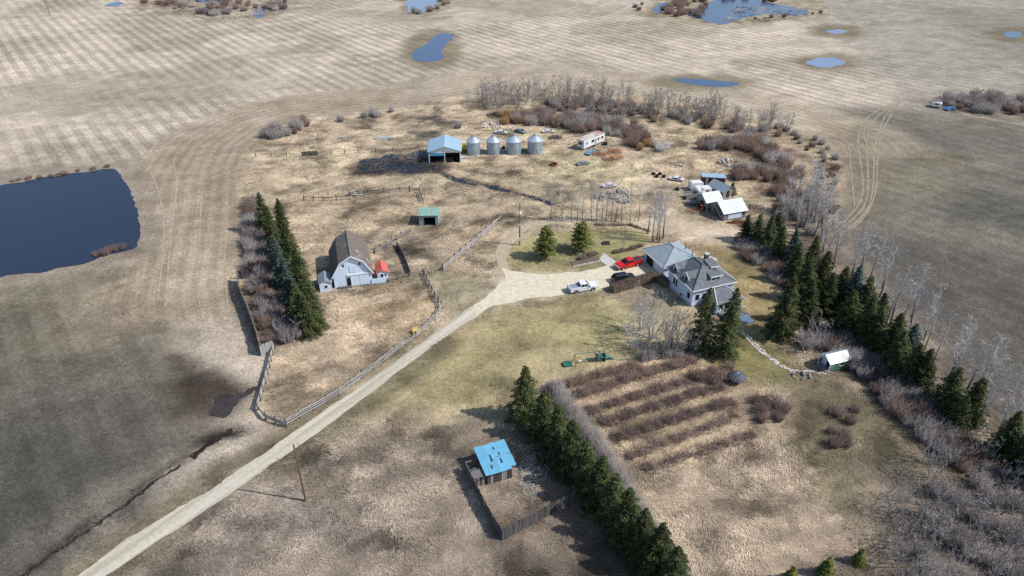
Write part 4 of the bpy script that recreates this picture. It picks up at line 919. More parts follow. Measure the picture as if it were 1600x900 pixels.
# ------------------------------------------------------------------ vehicles
def wheels(t, xs_, y, r, w=.26):
    for x in xs_:
        for s in (-1, 1):
            m = Matrix.Translation((x, s*y, r)) @ Matrix.Rotation(-s*PI/2, 4, 'X')
            wh = MB(m).lathe([(r*.6, w*.5), (r*.94, w*.5), (r, w*.3), (r, -w*.5), (0, -w*.5)], 20).build('wheel', K['rubber'], t)
            MB(m).lathe([(r*.62, w*.46), (r*.5, w*.3), (.0, w*.42)], 14).build('rim', K['rim'], wh)
def pickup(name, label, paint, loc, rz, liner, cargo=None):
    t = thing(name, label, 'pickup truck', loc, rz, None)
    # body shell: nose, cab sill, box sides; wheel arches cut into the profile
    def arch(cx, r=.5, z0=.42): return [(cx+r*math.cos(q), z0+r*math.sin(q)*.92) for q in np.linspace(0, PI, 7)]
    lower = [(2.85, .5), (2.92, .75), (2.88, 1.08), (2.6, 1.16), (1.2, 1.2), (-.95, 1.2), (-.95, 1.28), (-2.85, 1.28), (-2.9, .6), (-2.8, .45)]
    prof = lower+[(p[0], p[1]) for p in arch(-1.75)[::-1]]+[(p[0], p[1]) for p in arch(1.8)[::-1]]
    body = MB().prism(prof, -.98, .98, 'y').build('body', paint, t, .05)
    cab = MB().taper(-.95, 1.3, -.93, .93, 1.18, 1.9, .22, .78, .17).build('cab', paint, t, .07)
    # glass set just proud of the tapered cab
    def lerp(a, b, q): return a+(b-a)*q
    mb = MB(); mb.slab([(1.27, -.8, 1.3), (1.27, .8, 1.3), (.66, .68, 1.84), (.66, -.68, 1.84)], .02); 
    for v in range(len(mb.v)): mb.v[v] = (mb.v[v][0]+.035, mb.v[v][1], mb.v[v][2]+.02)
    mb.build('windscreen', K['glass'], t)
    MB().add([(-.90, -.72, 1.35), (-.90, .72, 1.35), (-.78, .66, 1.78), (-.78, -.66, 1.78), (-.95, -.72, 1.35), (-.95, .72, 1.35), (-.83, .66, 1.78), (-.83, -.66, 1.78)], [(0,1,2,3),(7,6,5,4),(0,4,5,1),(1,5,6,2),(2,6,7,3),(3,7,4,0)]).build('rear_window', K['glass'], t)
    for s in (-1, 1):
        for x0, x1, u0, u1 in ((-.72, .05, -.6, .05), (.13, .98, .13, .58)):
            y0, y1 = s*(.93-.17*.15/.72+.01), s*(.93-.17*.62/.72+.01); o = s*.03
            MB().add([(x0, y0, 1.33), (x1, y0, 1.33), (u1, y1, 1.78), (u0, y1, 1.78), (x0, y0+o, 1.33), (x1, y0+o, 1.33), (u1, y1+o, 1.78), (u0, y1+o, 1.78)], [(0,1,2,3),(7,6,5,4),(0,4,5,1),(1,5,6,2),(2,6,7,3),(3,7,4,0)]).build('side_window', K['glass'], t)
        MB().box(.95, 1.15, min(s*.98, s*1.2), max(s*.98, s*1.2), 1.22, 1.42).build('mirror', K['rubber'], t)
        MB().box(2.84, 2.95, min(s*.62, s*.96), max(s*.62, s*.96), .8, 1.03).build('headlight', K['lamp'], t)
        MB().box(-2.93, -2.85, min(s*.82, s*.97), max(s*.82, s*.97), .8, 1.22).build('tail_light', K['tail'], t)
    box('bed', liner, t, -2.72, -1.05, -.8, .8, .9, 1.295)
    mb = MB(); mb.box(-2.86, -.98, -.97, -.84, 1.285, 1.36); mb.box(-2.86, -.98, .84, .97, 1.285, 1.36); mb.box(-2.9, -2.78, -.84, .84, 1.285, 1.36); mb.build('bed_rail', paint, t)
    box('grille', K['chrome'], t, 2.88, 2.96, -.6, .6, .72, 1.05); box('front_bumper', K['chrome'], t, 2.86, 3.0, -.95, .95, .45, .68); box('rear_bumper', K['chrome'], t, -3.02, -2.88, -.92, .92, .45, .68)
    wheels(t, (-1.75, 1.8), .88, .41)
    return t
def suv(label, paint, loc, rz):
    t = thing('suv', label, 'car', loc, rz)
    def arch(cx, r=.47, z0=.4): return [(cx+r*math.cos(q), z0+r*math.sin(q)*.92) for q in np.linspace(0, PI, 7)]
    prof = [(2.3, .45), (2.4, .7), (2.32, .98), (1.9, 1.08), (1.0, 1.12), (-2.25, 1.12), (-2.35, .7), (-2.3, .42)]+arch(-1.4)[::-1]+arch(1.45)[::-1]
    MB().prism(prof, -.93, .93, 'y').build('body', paint, t, .06)
    MB().taper(-2.22, 1.05, -.88, .88, 1.1, 1.72, .35, .75, .16).build('cabin', paint, t, .08)
    MB().slab([(1.06, -.76, 1.2), (1.06, .76, 1.2), (.42, .66, 1.7), (.42, -.66, 1.7)], .02).build('windscreen', K['glass'], t)
    MB().slab([(-2.22, -.74, 1.2), (-1.95, -.66, 1.66), (-1.95, .66, 1.66), (-2.22, .74, 1.2)], .02).build('rear_window', K['glass'], t)
    for s in (-1, 1):
        for x0, x1 in ((-1.85, -1.15), (-1.05, -.3), (-.2, .55)):
            MB().slab([(x0, s*.885, 1.2), (x1, s*.885, 1.2), (x1-.12, s*.78, 1.62), (x0+.05, s*.78, 1.62)], .03).build('side_window', K['glass'], t)
        MB().box(2.28, 2.42, min(s*.55, s*.9), max(s*.55, s*.9), .72, .92).build('headlight', K['lamp'], t)
        MB().box(-2.38, -2.3, min(s*.7, s*.92), max(s*.7, s*.92), .8, 1.05).build('tail_light', K['tail'], t)
        MB().box(.8, .95, min(s*.92, s*1.08), max(s*.92, s*1.08), 1.15, 1.32).build('mirror', K['rubber'], t)
        MB().tube([(-1.7, s*.6, 1.78), (.2, s*.6, 1.78)], [.025, .025], 5).build('roof_rail', K['chrome'], t)
    wheels(t, (-1.4, 1.45), .84, .36, .24)
pickup('pickup_truck', 'white crew cab pickup parked on the gravel driveway', K['white_car'], (13.9, 119.0), R(17), K['grey_metal'])
pickup('pickup_truck', 'bright red pickup parked in front of the garage', K['red_car'], (24.2, 128.4), R(180+26), K['liner'])
suv('black sport utility car parked behind the clipped brown hedge', K['black_car'], (22.4, 122.6), R(17))

def old_car(name, label, paint, px, rz, z=0, group=None):
    t = thing(name, label, 'car', G(*px), rz, group)
    prof = [(2.1, .35), (2.2, .75), (1.2, .85), (.6, 1.3), (-.9, 1.32), (-1.5, .9), (-2.15, .85), (-2.2, .4)]
    MB().prism(prof, -.82, .82, 'y').build('body', paint, t, .06)
    for s in (-1, 1): MB().slab([(-1.2, s*.825, .9), (.85, s*.825, .9), (.5, s*.825, 1.24), (-.85, s*.825, 1.24)], .01).build('side_window', K['glass'], t)
    MB().slab([(1.16, -.7, .88), (1.16, .7, .88), (.62, .7, 1.3), (.62, -.7, 1.3)], .01).build('windscreen', K['glass'], t)
    wheels(t, (-1.35, 1.35), .74, .32, .2); t.scale = (.9, .95, random.uniform(.62, .85))
old_blue = mat('faded_blue_paint', (.16, .26, .38), .4, var=.2); old_grey = mat('dull_grey_paint', (.22, .23, .24), .5, var=.2); old_white = mat('chalky_white_paint', (.6, .6, .58), .5, var=.2, col2=(.3, .2, .15), c2=(.6, .7))
old_car('abandoned_car', 'faded blue abandoned car in front of the white trailer', old_blue, (922, 240), R(60))
old_car('abandoned_car', 'dark low wrecked car lying on the pale track in the yard', old_grey, (911, 257), R(20))
old_car('abandoned_car', 'dark wrecked car left of the white trailer', mat('dull_maroon', (.12, .09, .1), .5), (868, 216), R(15))
old_car('abandoned_car', 'pale wrecked car with glassy roof at the edge of the back yard', old_white, (1057, 282), R(-20))
old_car('abandoned_car', 'white-roofed wreck left of the rubble heap', old_white, (952, 292), R(10))
old_car('abandoned_car', 'chalky white wreck behind the second grain bin', old_white, (783, 209), R(-10))
old_car('abandoned_car', 'grey wreck among scrap behind the third grain bin', old_grey, (813, 207), R(-40))
old_car('abandoned_car', 'pale wreck near the willows behind the last grain bin', old_white, (857, 207), R(5))

def camper(px, label, L=3.4, h=2.2, rz=0.):
    t = thing('camper', label, 'camper', G(*px), rz)
    MB().prism([(-L/2, .5), (L/2, .5), (L/2, h*.9), (L/2-.4, h), (-L/2+.4, h), (-L/2, h*.85)], -1, 1, 'y').build('body', K['trailer'], t, .08)
    opening(t, 'window', 'y', -1.0, -.5, .5, 1.2, 1.7, -1); opening(t, 'door', 'x', L/2, -.4, .3, .6, 1.8, 1, K['grey_metal'], False); wheels(t, (0.,), .9, .32, .2)
camper((1086, 296), 'small white camper left of the red-brown shed', rz=R(10)); camper((1092, 303), 'white truck canopy box beside the grey shed', 2.8, 2.0, R(15)); camper((1101, 304), 'boxy white camper nearest the grey shed wall', 2.6, 2.1, R(15))
# old grain truck and flatbed of scrap
def farm_truck(px, label, paint, rz):
    t = thing('farm_truck', label, 'truck', G(*px), rz)
    MB().prism([(2.6, .5), (2.7, 1.2), (1.5, 1.35), (1.2, 2.0), (.3, 2.05), (.3, .5)], -.85, .85, 'y').build('cab', paint, t, .06)
    MB().slab([(1.52, -.7, 1.4), (1.52, .7, 1.4), (1.22, .65, 1.95), (1.22, -.65, 1.95)], .02).build('windscreen', K['glass'], t)
    mb = MB(); mb.box(-2.8, .2, -1.05, 1.05, .8, .95); mb.box(-2.8, .2, -1.05, -.97, .95, 1.6); mb.box(-2.8, .2, .97, 1.05, .95, 1.6); mb.build('box', K['old_wood'], t)
    box('chassis', K['rust'], t, -2.6, 2.4, -.4, .4, .5, .78); wheels(t, (-1.7, 1.7), .86, .42, .26)
farm_truck((1087, 309), 'old white farm truck with plank box among the scrap', old_white, R(12)); farm_truck((1091, 319), 'dark farm truck with rusted cab in front of the scrap', mat('dark_rusted_paint', (.06, .05, .05), .7, var=.3), R(8))
def tractor(px, label, rz, paint):
    t = thing('tractor', label, 'tractor', G(*px), rz)
    MB().prism([(.1, .8), (1.9, .75), (1.95, 1.35), (.1, 1.45)], -.33, .33, 'y').build('hood', paint, t, .05)
    box('seat', K['rubber'], t, -.75, -.2, -.3, .3, 1.0, 1.15); box('seat_back', K['rubber'], t, -.85, -.75, -.3, .3, 1.0, 1.5); box('chassis', K['rust'], t, -.9, 1.7, -.2, .2, .5, .78)
    MB().tube([(1.2, 0, 1.3), (1.2, 0, 2.2)], [.05, .05], 6).build('exhaust', K['rust'], t); MB().tube([(.1, 0, 1.4), (-.15, 0, 1.7)], [.03, .03], 5).build('steering_column', K['rubber'], t)
    MB(Matrix.Translation((-.17, 0, 1.72)) @ Matrix.Rotation(-.5, 4, 'Y')).lathe([(.16, 0), (.2, .02), (.2, -.02), (.16, 0)], 12).build('steering_wheel', K['rubber'], t)
    for s in (-1, 1):
        for x, r, w in ((-.5, .75, .35), (1.5, .4, .22)):
            m = Matrix.Translation((x, s*.72, r)) @ Matrix.Rotation(-s*PI/2, 4, 'X'); wh = MB(m).lathe([(r*.55, w/2), (r, w/2), (r, -w/2), (0, -w/2)], 18).build('wheel', K['rubber'], t); MB(m).lathe([(r*.55, w*.4), (0, w*.3)], 12).build('rim', paint, wh)
        box('fender', paint, t, -1.0, .1, min(s*.5, s*.9), max(s*.5, s*.9), 1.5, 1.56)
tractor((1099, 328), 'faded orange tractor beside the workshop door', R(-5), K['orange'])
def harrow(px, label, rz, paint, nm='harrow'):
    t = thing(nm, label, nm.replace('_', ' '), G(*px), rz)
    mb = MB()
    for y in (-1.0, -.3, .4, 1.0): mb.box(-1.8, 1.8, y-.05, y+.05, .45, .55)
    for x in (-1.6, 0, 1.6): mb.box(x-.05, x+.05, -1.1, 1.1, .55, .62)
    mb.build('frame', paint, t)
    mb = MB()
    for i in range(10):
        for y in (-1.0, .4): mb.box(-1.7+i*.37, -1.66+i*.37, y-.03, y+.03, 0, .45)
    mb.build('tine', K['rust'], t)['kind'] = 'stuff'; MB().tube([(1.8, 0, .5), (3.0, 0, .45)], [.06, .06], 5).build('hitch', paint, t)
harrow((1086, 331), 'dark harrow lying left of the orange tractor', R(15), K['rust'])
harrow((960, 238), 'rusty orange cultivator right of the white trailer', R(10), K['orange'], 'cultivator'); harrow((938, 243), 'low orange drag implement beside the faded blue car', R(-15), K['orange'], 'drag_implement'); harrow((949, 251), 'small rusty implement frame below the cultivator', R(5), K['rust'], 'implement_frame')
harrow((963, 247), 'small orange implement frame right of the rusty one', R(30), K['orange'], 'implement_frame')
harrow((1160, 353), 'reddish drag harrow under the spruces below the workshop', R(10), K['rust'], 'drag_harrow')
harrow((1181, 326), 'dark iron grate lying right of the workshop', R(-15), K['rubber'], 'iron_grate')
def tire_ring(px, r, label, nm='tire', material=None):
    t = thing(nm, label, nm.replace('_', ' '), G(*px))
    MB().lathe([(r*.75, .05), (r*.78, .5), (r, .55), (r*1.05, .3), (r, 0), (r*.75, .05)], 24).build('ring', material or K['rust'], t)
    MB().lathe([(0, .03), (r*.74, .04)], 20).build('floor', K['dark'], t)
tire_ring((865, 258), 1.05, 'rusty ring feeder lying in the open yard', 'ring_feeder'); tire_ring((945, 226), .8, 'black tractor tyre at the end of the white trailer', 'tire', K['rubber']); tire_ring((1058, 297), .55, 'black tyre left of the campers', 'tire', K['rubber']); tire_ring((787, 232), .6, 'black tyre between second and third grain bins', 'tire', K['rubber'])
for i, x in enumerate((1021, 1026, 1031, 1037)): tire_ring((x, 273+(i % 2)*4), .5, ORD[i]+' from the left of the tyres in the back yard scrap row', 'tire', K['rubber'])

# ------------------------------------------------------------------ piles, play gear, odds and ends
def plank_pile(px, label, k, L, spread_, material, nm='lumber_pile', flat=.35):
    t = thing(nm, label, nm.split('_')[-1], G(*px))
    um = unit(K[material])
    for i in range(k):
        place('board', um, t, (random.uniform(-spread_, spread_)-L/2, random.uniform(-spread_, spread_)*.6, random.uniform(0, flat)), (0, random.uniform(-.05, .05), random.gauss(.15, .35)), (L*random.uniform(.6, 1.1), .28, .06))
    return t
plank_pile((602, 216), 'heap of bleached boards in the grass above the wet hollow', 26, 4.5, 1.6, 'pale_wood')
plank_pile((535, 216), 'small scatter of white boards left of the bleached lumber heap', 5, 2.2, .6, 'pale_wood')
plank_pile((778, 180), 'dark tumbled boards beside the orange willow', 16, 4, 1.8, 'dark_wood', 'board_heap', 1.2)
plank_pile((556, 305), 'heap of white and grey scrap boards on the old rail fence', 14, 2.0, 1.0, 'pale_wood', 'scrap_heap', .9)
plank_pile((730, 248), 'loose pale boards beside the first grain bin', 8, 2.2, 1.0, 'pale_wood', 'scrap_heap')
plank_pile((972, 312), 'pale slabs sliding off the rubble heap', 12, 3.2, 1.4, 'pale_wood', 'scrap_heap', .6)
plank_pile((1150, 348), 'reddish boards lying below the workshop front wall', 10, 2.6, 1.0, 'rust', 'board_heap', .4)
def rock_pile(px, label, k, rad, size, material='rock', nm='rock_pile'):
    t = thing(nm, label, nm.split('_')[-1], G(*px))
    bm = bmesh.new(); bmesh.ops.create_icosphere(bm, subdivisions=1, radius=1)
    for v in bm.verts: v.co *= random.uniform(.75, 1.15)
    me = bpy.data.meshes.new('rock'); bm.to_mesh(me); bm.free(); me.materials.append(K[material])
    for i in range(k):
        a = random.uniform(0, 2*PI); r = rad*math.sqrt(random.random()); s = size*random.uniform(.5, 1.3)
        place('rock', me, t, (r*math.cos(a)*1.3, r*math.sin(a), s*.4+max(0, (1-r/rad))*size*1.2*random.random()), (random.random()*6, random.random()*6, random.random()*6), (s, s*.8, s*.6))
rock_pile((963, 308), 'heap of grey rubble and rocks beyond the bare aspens', 60, 4.0, .55)
rock_pile((768, 197), 'white stones piled below the orange willow', 40, 2.6, .45, 'stone')
rock_pile((1142, 255), 'pale stone pile at the edge of the brown willows', 40, 3.0, .5, 'stone')
rock_pile((1062, 262), 'small grey stone scatter in the dry grass', 14, 1.5, .3)
rock_pile((1252, 588), 'ring of rocks round the fire spot below the stone path', 18, 1.2, .35, 'rock')
rock_pile((800, 205), 'low heap of scrap stone between wrecks behind the bins', 16, 1.6, .35)
b = thing('straw_bale', 'broken golden straw bale against the roadside fence', 'straw bale', G(650, 519), R(35))
MB().taper(-.9, .9, -.6, .6, 0, .75, .15, .15, .12).build('bale', K['straw'], b, .12); rs = MB()
for i in range(90):
    cx_, cy_, a_ = random.gauss(0, 1.0), random.gauss(0, .8), random.uniform(0, PI); L_ = random.uniform(.15, .4)
    rs.slab([(cx_, cy_, .03), (cx_+L_*math.cos(a_), cy_+L_*math.sin(a_), random.uniform(.03, .15)), (cx_-.08*math.sin(a_), cy_+.08*math.cos(a_), .05)], .01)
rs.build('loose_straw', K['straw'], b)['kind'] = 'stuff'
def swing_set():
    g = mat('green_painted_steel', (.03, .13, .10), .5)
    t = thing('play_set', 'green children\'s swing and slide frame at the lawn edge above the hedge', 'play set', G(917, 566), R(12))
    for x in (-2.2, 2.2):
        for s in (-1, 1): MB().tube([(x, s*.9, 0), (x, 0, 2.0)], [.06, .06], 6).build('leg', g, t)
    MB().tube([(-2.3, 0, 2.0), (2.3, 0, 2.0)], [.06, .06], 6).build('top_bar', g, t)
    for x in (-1.2, 0.1):
        for s in (-.2, .2): MB().tube([(x+s, 0, 2.0), (x+s, .1, .5)], [.012, .012], 4).build('chain', K['rim'], t)
        box('swing_seat', K['white'] if x < 0 else g, t, x-.28, x+.28, -.05, .22, .45, .5)
    mb = MB(); mb.box(1.5, 3.1, -.6, .6, .95, 1.05); mb.box(1.5, 1.58, -.6, .6, 1.05, 1.5); mb.box(3.02, 3.1, -.6, .6, 0, 1.5); mb.build('platform', g, t)
    MB().slab([(3.1, -.3, 1.0), (3.1, .3, 1.0), (4.8, .3, .15), (4.8, -.3, .15)], .06).build('slide', mat('green_plastic', (.04, .22, .16), .4), t)
    MB().tube([(2.2, .2, 0), (2.2, .2, 2.3)], [.12, .12], 8).build('white_post', K['white'], t)
    box('sandbox', g, t, -4.2, -2.7, -.6, .6, 0, .35)
swing_set()
def dish():
    t = thing('garden_canopy', 'round dark ribbed garden canopy on a post by the berry rows', 'canopy', G(1150, 596), .3)
    MB().tube([(0, 0, 0), (0, 0, 1.45)], [.07, .06], 8).build('post', K['dark_wood'], t)
    k = 16; dm = mat('dark_slate_canvas', (.055, .06, .075), .7, var=.3)
    for i in range(k):
        a0, a1 = 2*PI*i/k, 2*PI*(i+1)/k-.02; v = []; 
        for r, z in ((.05, 1.75), (.7, 1.6), (1.25, 1.3), (1.55, 1.0)): v += [(r*math.cos(a0), r*math.sin(a0), z), (r*math.cos(a1), r*math.sin(a1), z)]
        MB().add(v, [(0, 1, 3, 2), (2, 3, 5, 4), (4, 5, 7, 6)]).build('panel', dm, t)
    mb = MB()
    for i in range(k):
        a = 2*PI*i/k-.01; c, s = math.cos(a), math.sin(a); mb.tube([(.05*c, .05*s, 1.77), (.7*c, .7*s, 1.62), (1.25*c, 1.25*s, 1.32), (1.57*c, 1.57*s, 1.0)], [.02]*4, 4)
    mb.build('rib', K['grey_metal'], t); MB().lathe([(.12, 1.74), (.1, 1.84), (0, 1.88)], 8).build('finial', K['white'], t)
dish()
# flagstone path: each stone laid by itself
path = thing('stone_path', 'curving path of pale flagstones from the house deck to the green shed', 'path', G(1200, 548)); o = Vector(path.location)
del path['category']; del path['label']; path['kind'] = 'structure'
pp = [Vector(p) for p in GP([(1155, 516), (1168, 526), (1180, 540), (1195, 553), (1212, 566), (1228, 576), (1240, 580), (1262, 580), (1290, 584)])]
STONES = []
for k in range(5):
    bm = bmesh.new(); nn = random.choice((5, 6, 7)); vs = [bm.verts.new((math.cos(2*PI*i/nn+random.uniform(-.2, .2))*random.uniform(.8, 1.1), math.sin(2*PI*i/nn)*random.uniform(.8, 1.1), 0)) for i in range(nn)]
    f = bm.faces.new(vs); r_ = bmesh.ops.extrude_face_region(bm, geom=[f]); bmesh.ops.translate(bm, vec=(0, 0, .08), verts=[v for v in r_['geom'] if isinstance(v, bmesh.types.BMVert)])
    bmesh.ops.recalc_face_normals(bm, faces=bm.faces); me = bpy.data.meshes.new('flagstone'); bm.to_mesh(me); bm.free(); me.materials.append(K['stone']); STONES.append(me)
for a, b_ in zip(pp[:-1], pp[1:]):
    k = max(2, int((b_-a).length/.42))
    for i in range(k):
        for s in (-.28, .28):
            q = a.lerp(b_, (i+random.uniform(0, .5))/k); s_ = random.uniform(.2, .34)
            place('flagstone', random.choice(STONES), path, (q.x-o.x+s+random.uniform(-.1, .1), q.y-o.y+random.uniform(-.15, .15), .0), (0, 0, random.random()*6), (s_, s_, 1))
# flower bed edging stones left of the concrete pad, log ends
bed = thing('flower_bed', 'stone-edged shrub bed left of the concrete pad', 'flower bed', G(916, 408), R(22))
for i in range(16): box('edging', K['stone'], bed, -3.6+i*.42, -3.25+i*.42, -1.3, -1.05, 0, .2)
box('soil', mat('bed_soil', (.14, .10, .075), .95), bed, -3.4, 3.0, -1.04, .9, 0, .12)
fp = thing('fire_pit', 'dark square fire pit on the shaded back lawn', 'fire pit', G(947, 381))
mb = MB(); mb.box(-.8, .8, -.6, -.4, 0, .4); mb.box(-.8, .8, .4, .6, 0, .4); mb.box(-.8, -.6, -.4, .4, 0, .4); mb.box(.6, .8, -.4, .4, 0, .4); mb.build('ring', K['dark_wood'], fp); box('ash', K['dark'], fp, -.58, .58, -.38, .38, 0, .1)
# ------------------------------------------------------------------ plants
def spruce_mesh(name, seed, h, r, material, dens=1.0, droop=.25, base_clear=.04, open_=0.0, taper=.68):
    """crown of drooping branches, each a spray of small needle faces"""
    g = np.random.default_rng(seed); V = []
    z = h*base_clear+.2
    while z < h*.985:
        f = (z/h); rad = r*((1-f)**taper)*(.9+.2*g.random())+.08
        k = int(max(4, (4.5+4.2*(1-f))*dens)); a0 = g.random()*6.28
        for i in range(k):
            a = a0+6.283*i/k+g.normal(0, .22); L = rad*g.uniform(.62, 1.18); zz = z+g.normal(0, .1)
            if g.random() < open_: continue
            nst = max(3, int(L/.2))
            for j in range(nst):
                t = (j+.6)/nst; rr = L*t
                dz = .18*math.sin(t*2.2)*L*.5-droop*L*t*t
                w = (.14+.40*(1-t)**.7)*min(1, L*.6)
                for s in (-1.5, -.6, .2, 1.0, 1.6):
                    off = s*w*g.uniform(.5, 1.1)
                    cx = rr*math.cos(a)-off*math.sin(a); cy = rr*math.sin(a)+off*math.cos(a); cz = zz+dz-abs(off)*.25+g.normal(0, .03)
                    sz = g.uniform(.13, .26)*(1.1 if s == 0 else .95)
                    da = a+s*.75+g.normal(0, .35); el = g.normal(-.15, .45)
                    d = np.array([math.cos(da)*math.cos(el), math.sin(da)*math.cos(el), math.sin(el)])*sz*1.7
                    sd = np.cross(d, [0, 0, 1]); sd = sd/(np.linalg.norm(sd)+1e-6)*sz*.55; sd[2] += g.normal(0, .07)
                    c = np.array([cx, cy, cz]); V += [c-d*.5-sd*.6, c-d*.5+sd*.6, c+d*.5+sd*.35, c+d*.62-sd*.35]
        z += (.36+.22*(1-f))/dens*.9*max(.6, h/11)*g.uniform(.8, 1.2)
    for i in range(5):
        a = i*1.26; c = np.array([0, 0, h*.985]); V += [c+[.05*math.cos(a), .05*math.sin(a), -.3], c+[.12*math.cos(a+1), .12*math.sin(a+1), -.25], c+[.02, 0, .3], c+[-.02, 0, .3]]
    V = np.array(V); F = np.arange(len(V)).reshape(-1, 4)
    return np_mesh(name, V, F, material, 4)
TRUNK = MB().tube([(0, 0, -.1), (0, 0, .35), (0, 0, .8)], [.022, .014, .006], 7).mesh('trunk', K['bark'])
SPR = [spruce_mesh('crown', 100+i, 11, 2.75+.25*(i % 3), K['spruce'], 1.0, .3) for i in range(5)]
SPB = [spruce_mesh('crown', 200+i, 10, 2.6, K['blue_spruce'], 1.0, .24) for i in range(2)]
SPL = [spruce_mesh('crown', 300+i, 13, 3.1, K['spruce'], .95, .42, .02, .04) for i in range(2)]
SPP = [spruce_mesh('crown', 400+i, 8, 3.3, K['pine'], 1.0, -.05, .14, .12, .5) for i in range(2)]
SPS = [spruce_mesh('crown', 500+i, 3.2, 1.15, K['pine'], 1.0, .1, .02) for i in range(2)]
NOM = {id(m): h for L, h in ((SPR, 11), (SPB, 10), (SPL, 13), (SPP, 8), (SPS, 3.2)) for m in L}
def conifer(px, h, meshes, label, group=None, name='spruce_tree', cat='spruce', wide=1.0):
    me = random.choice(meshes); s = h/NOM[id(me)]; x, y = G(*px)
    t = thing(name, label, cat, (x, y), random.uniform(0, 6.28), group)
    place('trunk', TRUNK, t, sc=(h*1.0, h*1.0, h)); sw = s**.75*wide*random.uniform(.92, 1.08)
    place('crown', me, t, sc=(sw, sw, s), rot=(random.uniform(-.02, .02), random.uniform(-.02, .02), 0))
GL = 'spruces in the double row left of the barn'
row = [((417, 364), 9.5, 0), ((441, 352), 6.5, 0), ((428, 384), 9, 0), ((449, 392), 9, 0), ((432, 406), 9, 0), ((457, 414), 9.5, 0), ((438, 428), 8.5, 1), ((464, 438), 10, 0), ((446, 454), 9, 1), ((472, 462), 10, 0),
       ((456, 480), 8.5, 1), ((481, 487), 9.5, 0), ((470, 506), 8.5, 0), ((494, 512), 9, 0), ((482, 522), 8, 0)]
for i, (p, h, b) in enumerate(row):
    conifer(p, h*1.05, SPB if b else SPR, f'{"blue-green" if b else "dark"} spruce, {ORD[i]} from the far end of the row left of the barn', GL, wide=1.08)
GC = 'spruces in the row right of the blue-roofed shed'
row = [((822, 656), 10.5), ((848, 688), 9.5), ((871, 712), 9.5), ((893, 737), 9.5), ((914, 763), 9), ((934, 790), 9), ((955, 816), 9), ((977, 846), 9.5), ((1000, 874), 9), ((1022, 902), 9.5), ((1046, 934), 9)]
for i, (p, h) in enumerate(row): conifer(p, h, SPR, f'dark spruce, {ORD[i]} from the lawn end of the row right of the blue-roofed shed', GC, wide=1.12)
conifer((1092, 548), 13.0, SPL, 'left of the two tall spruces in front of the farmhouse', 'two tall spruces in front of the house')
conifer((1130, 554), 13.6, SPL, 'right of the two tall spruces in front of the farmhouse', 'two tall spruces in front of the house')
conifer((1218, 524), 12.5, SPR, 'broad lone spruce on the lawn right of the farmhouse', 'shelterbelt spruces', wide=1.25)
belt = [((1163, 376), 6.5), ((1180, 382), 7.5), ((1196, 392), 8.5), ((1208, 380), 7.5), ((1215, 405), 8), ((1232, 415), 8.5), ((1238, 440), 9), ((1250, 468), 10), ((1262, 432), 9.5), ((1255, 505), 9.5), ((1278, 458), 9.5), ((1285, 490), 9), ((1305, 480), 9),
        ((1322, 490), 10.5), ((1318, 520), 9), ((1340, 500), 9.5), ((1345, 535), 10), ((1362, 545), 9), ((1366, 520), 8.5), ((1384, 560), 9.5), ((1392, 585), 9), ((1410, 575), 9), ((1416, 604), 8.5), ((1432, 612), 8.5), ((1472, 642), 8.5), ((1508, 658), 8.5), ((1490, 668), 6.5),
        ((1562, 712), 8.5), ((1590, 735), 8), ((1602, 722), 8), ((1612, 760), 8.5)]
for i, (p, h) in enumerate(belt):
    conifer(p, h, SPR if i % 8 != 5 else SPB, f'dark spruce, {ORD[i]} from the workshop end of the shelterbelt right of the house', 'shelterbelt spruces', wide=1.15)
conifer((852, 404), 7.6, SPP, 'bushy yellow-green pine nearest the yard lamp pole', 'pines on the back lawn', 'pine_tree', 'pine')
conifer((908, 392), 7.2, SPP, 'yellow-green pine near the shrub bed on the back lawn', 'pines on the back lawn', 'pine_tree', 'pine')
conifer((1143, 304), 3.2, SPS, 'small lone pine right of the grey shed', None, 'pine_tree', 'pine')
for p, h, lb in (((1233, 908), 2.6, 'leftmost of three small pines at the bottom edge'), ((1287, 900), 3.2, 'middle of three small pines at the bottom edge'), ((1340, 880), 2.6, 'rightmost of three small pines, set slightly higher')):
    conifer(p, h, SPS, lb, 'small pines in the rough grass', 'pine_tree', 'pine')
conifer((1425, 612), 3.0, SPS, 'small bright pine among the bare aspens', None, 'pine_tree', 'pine')

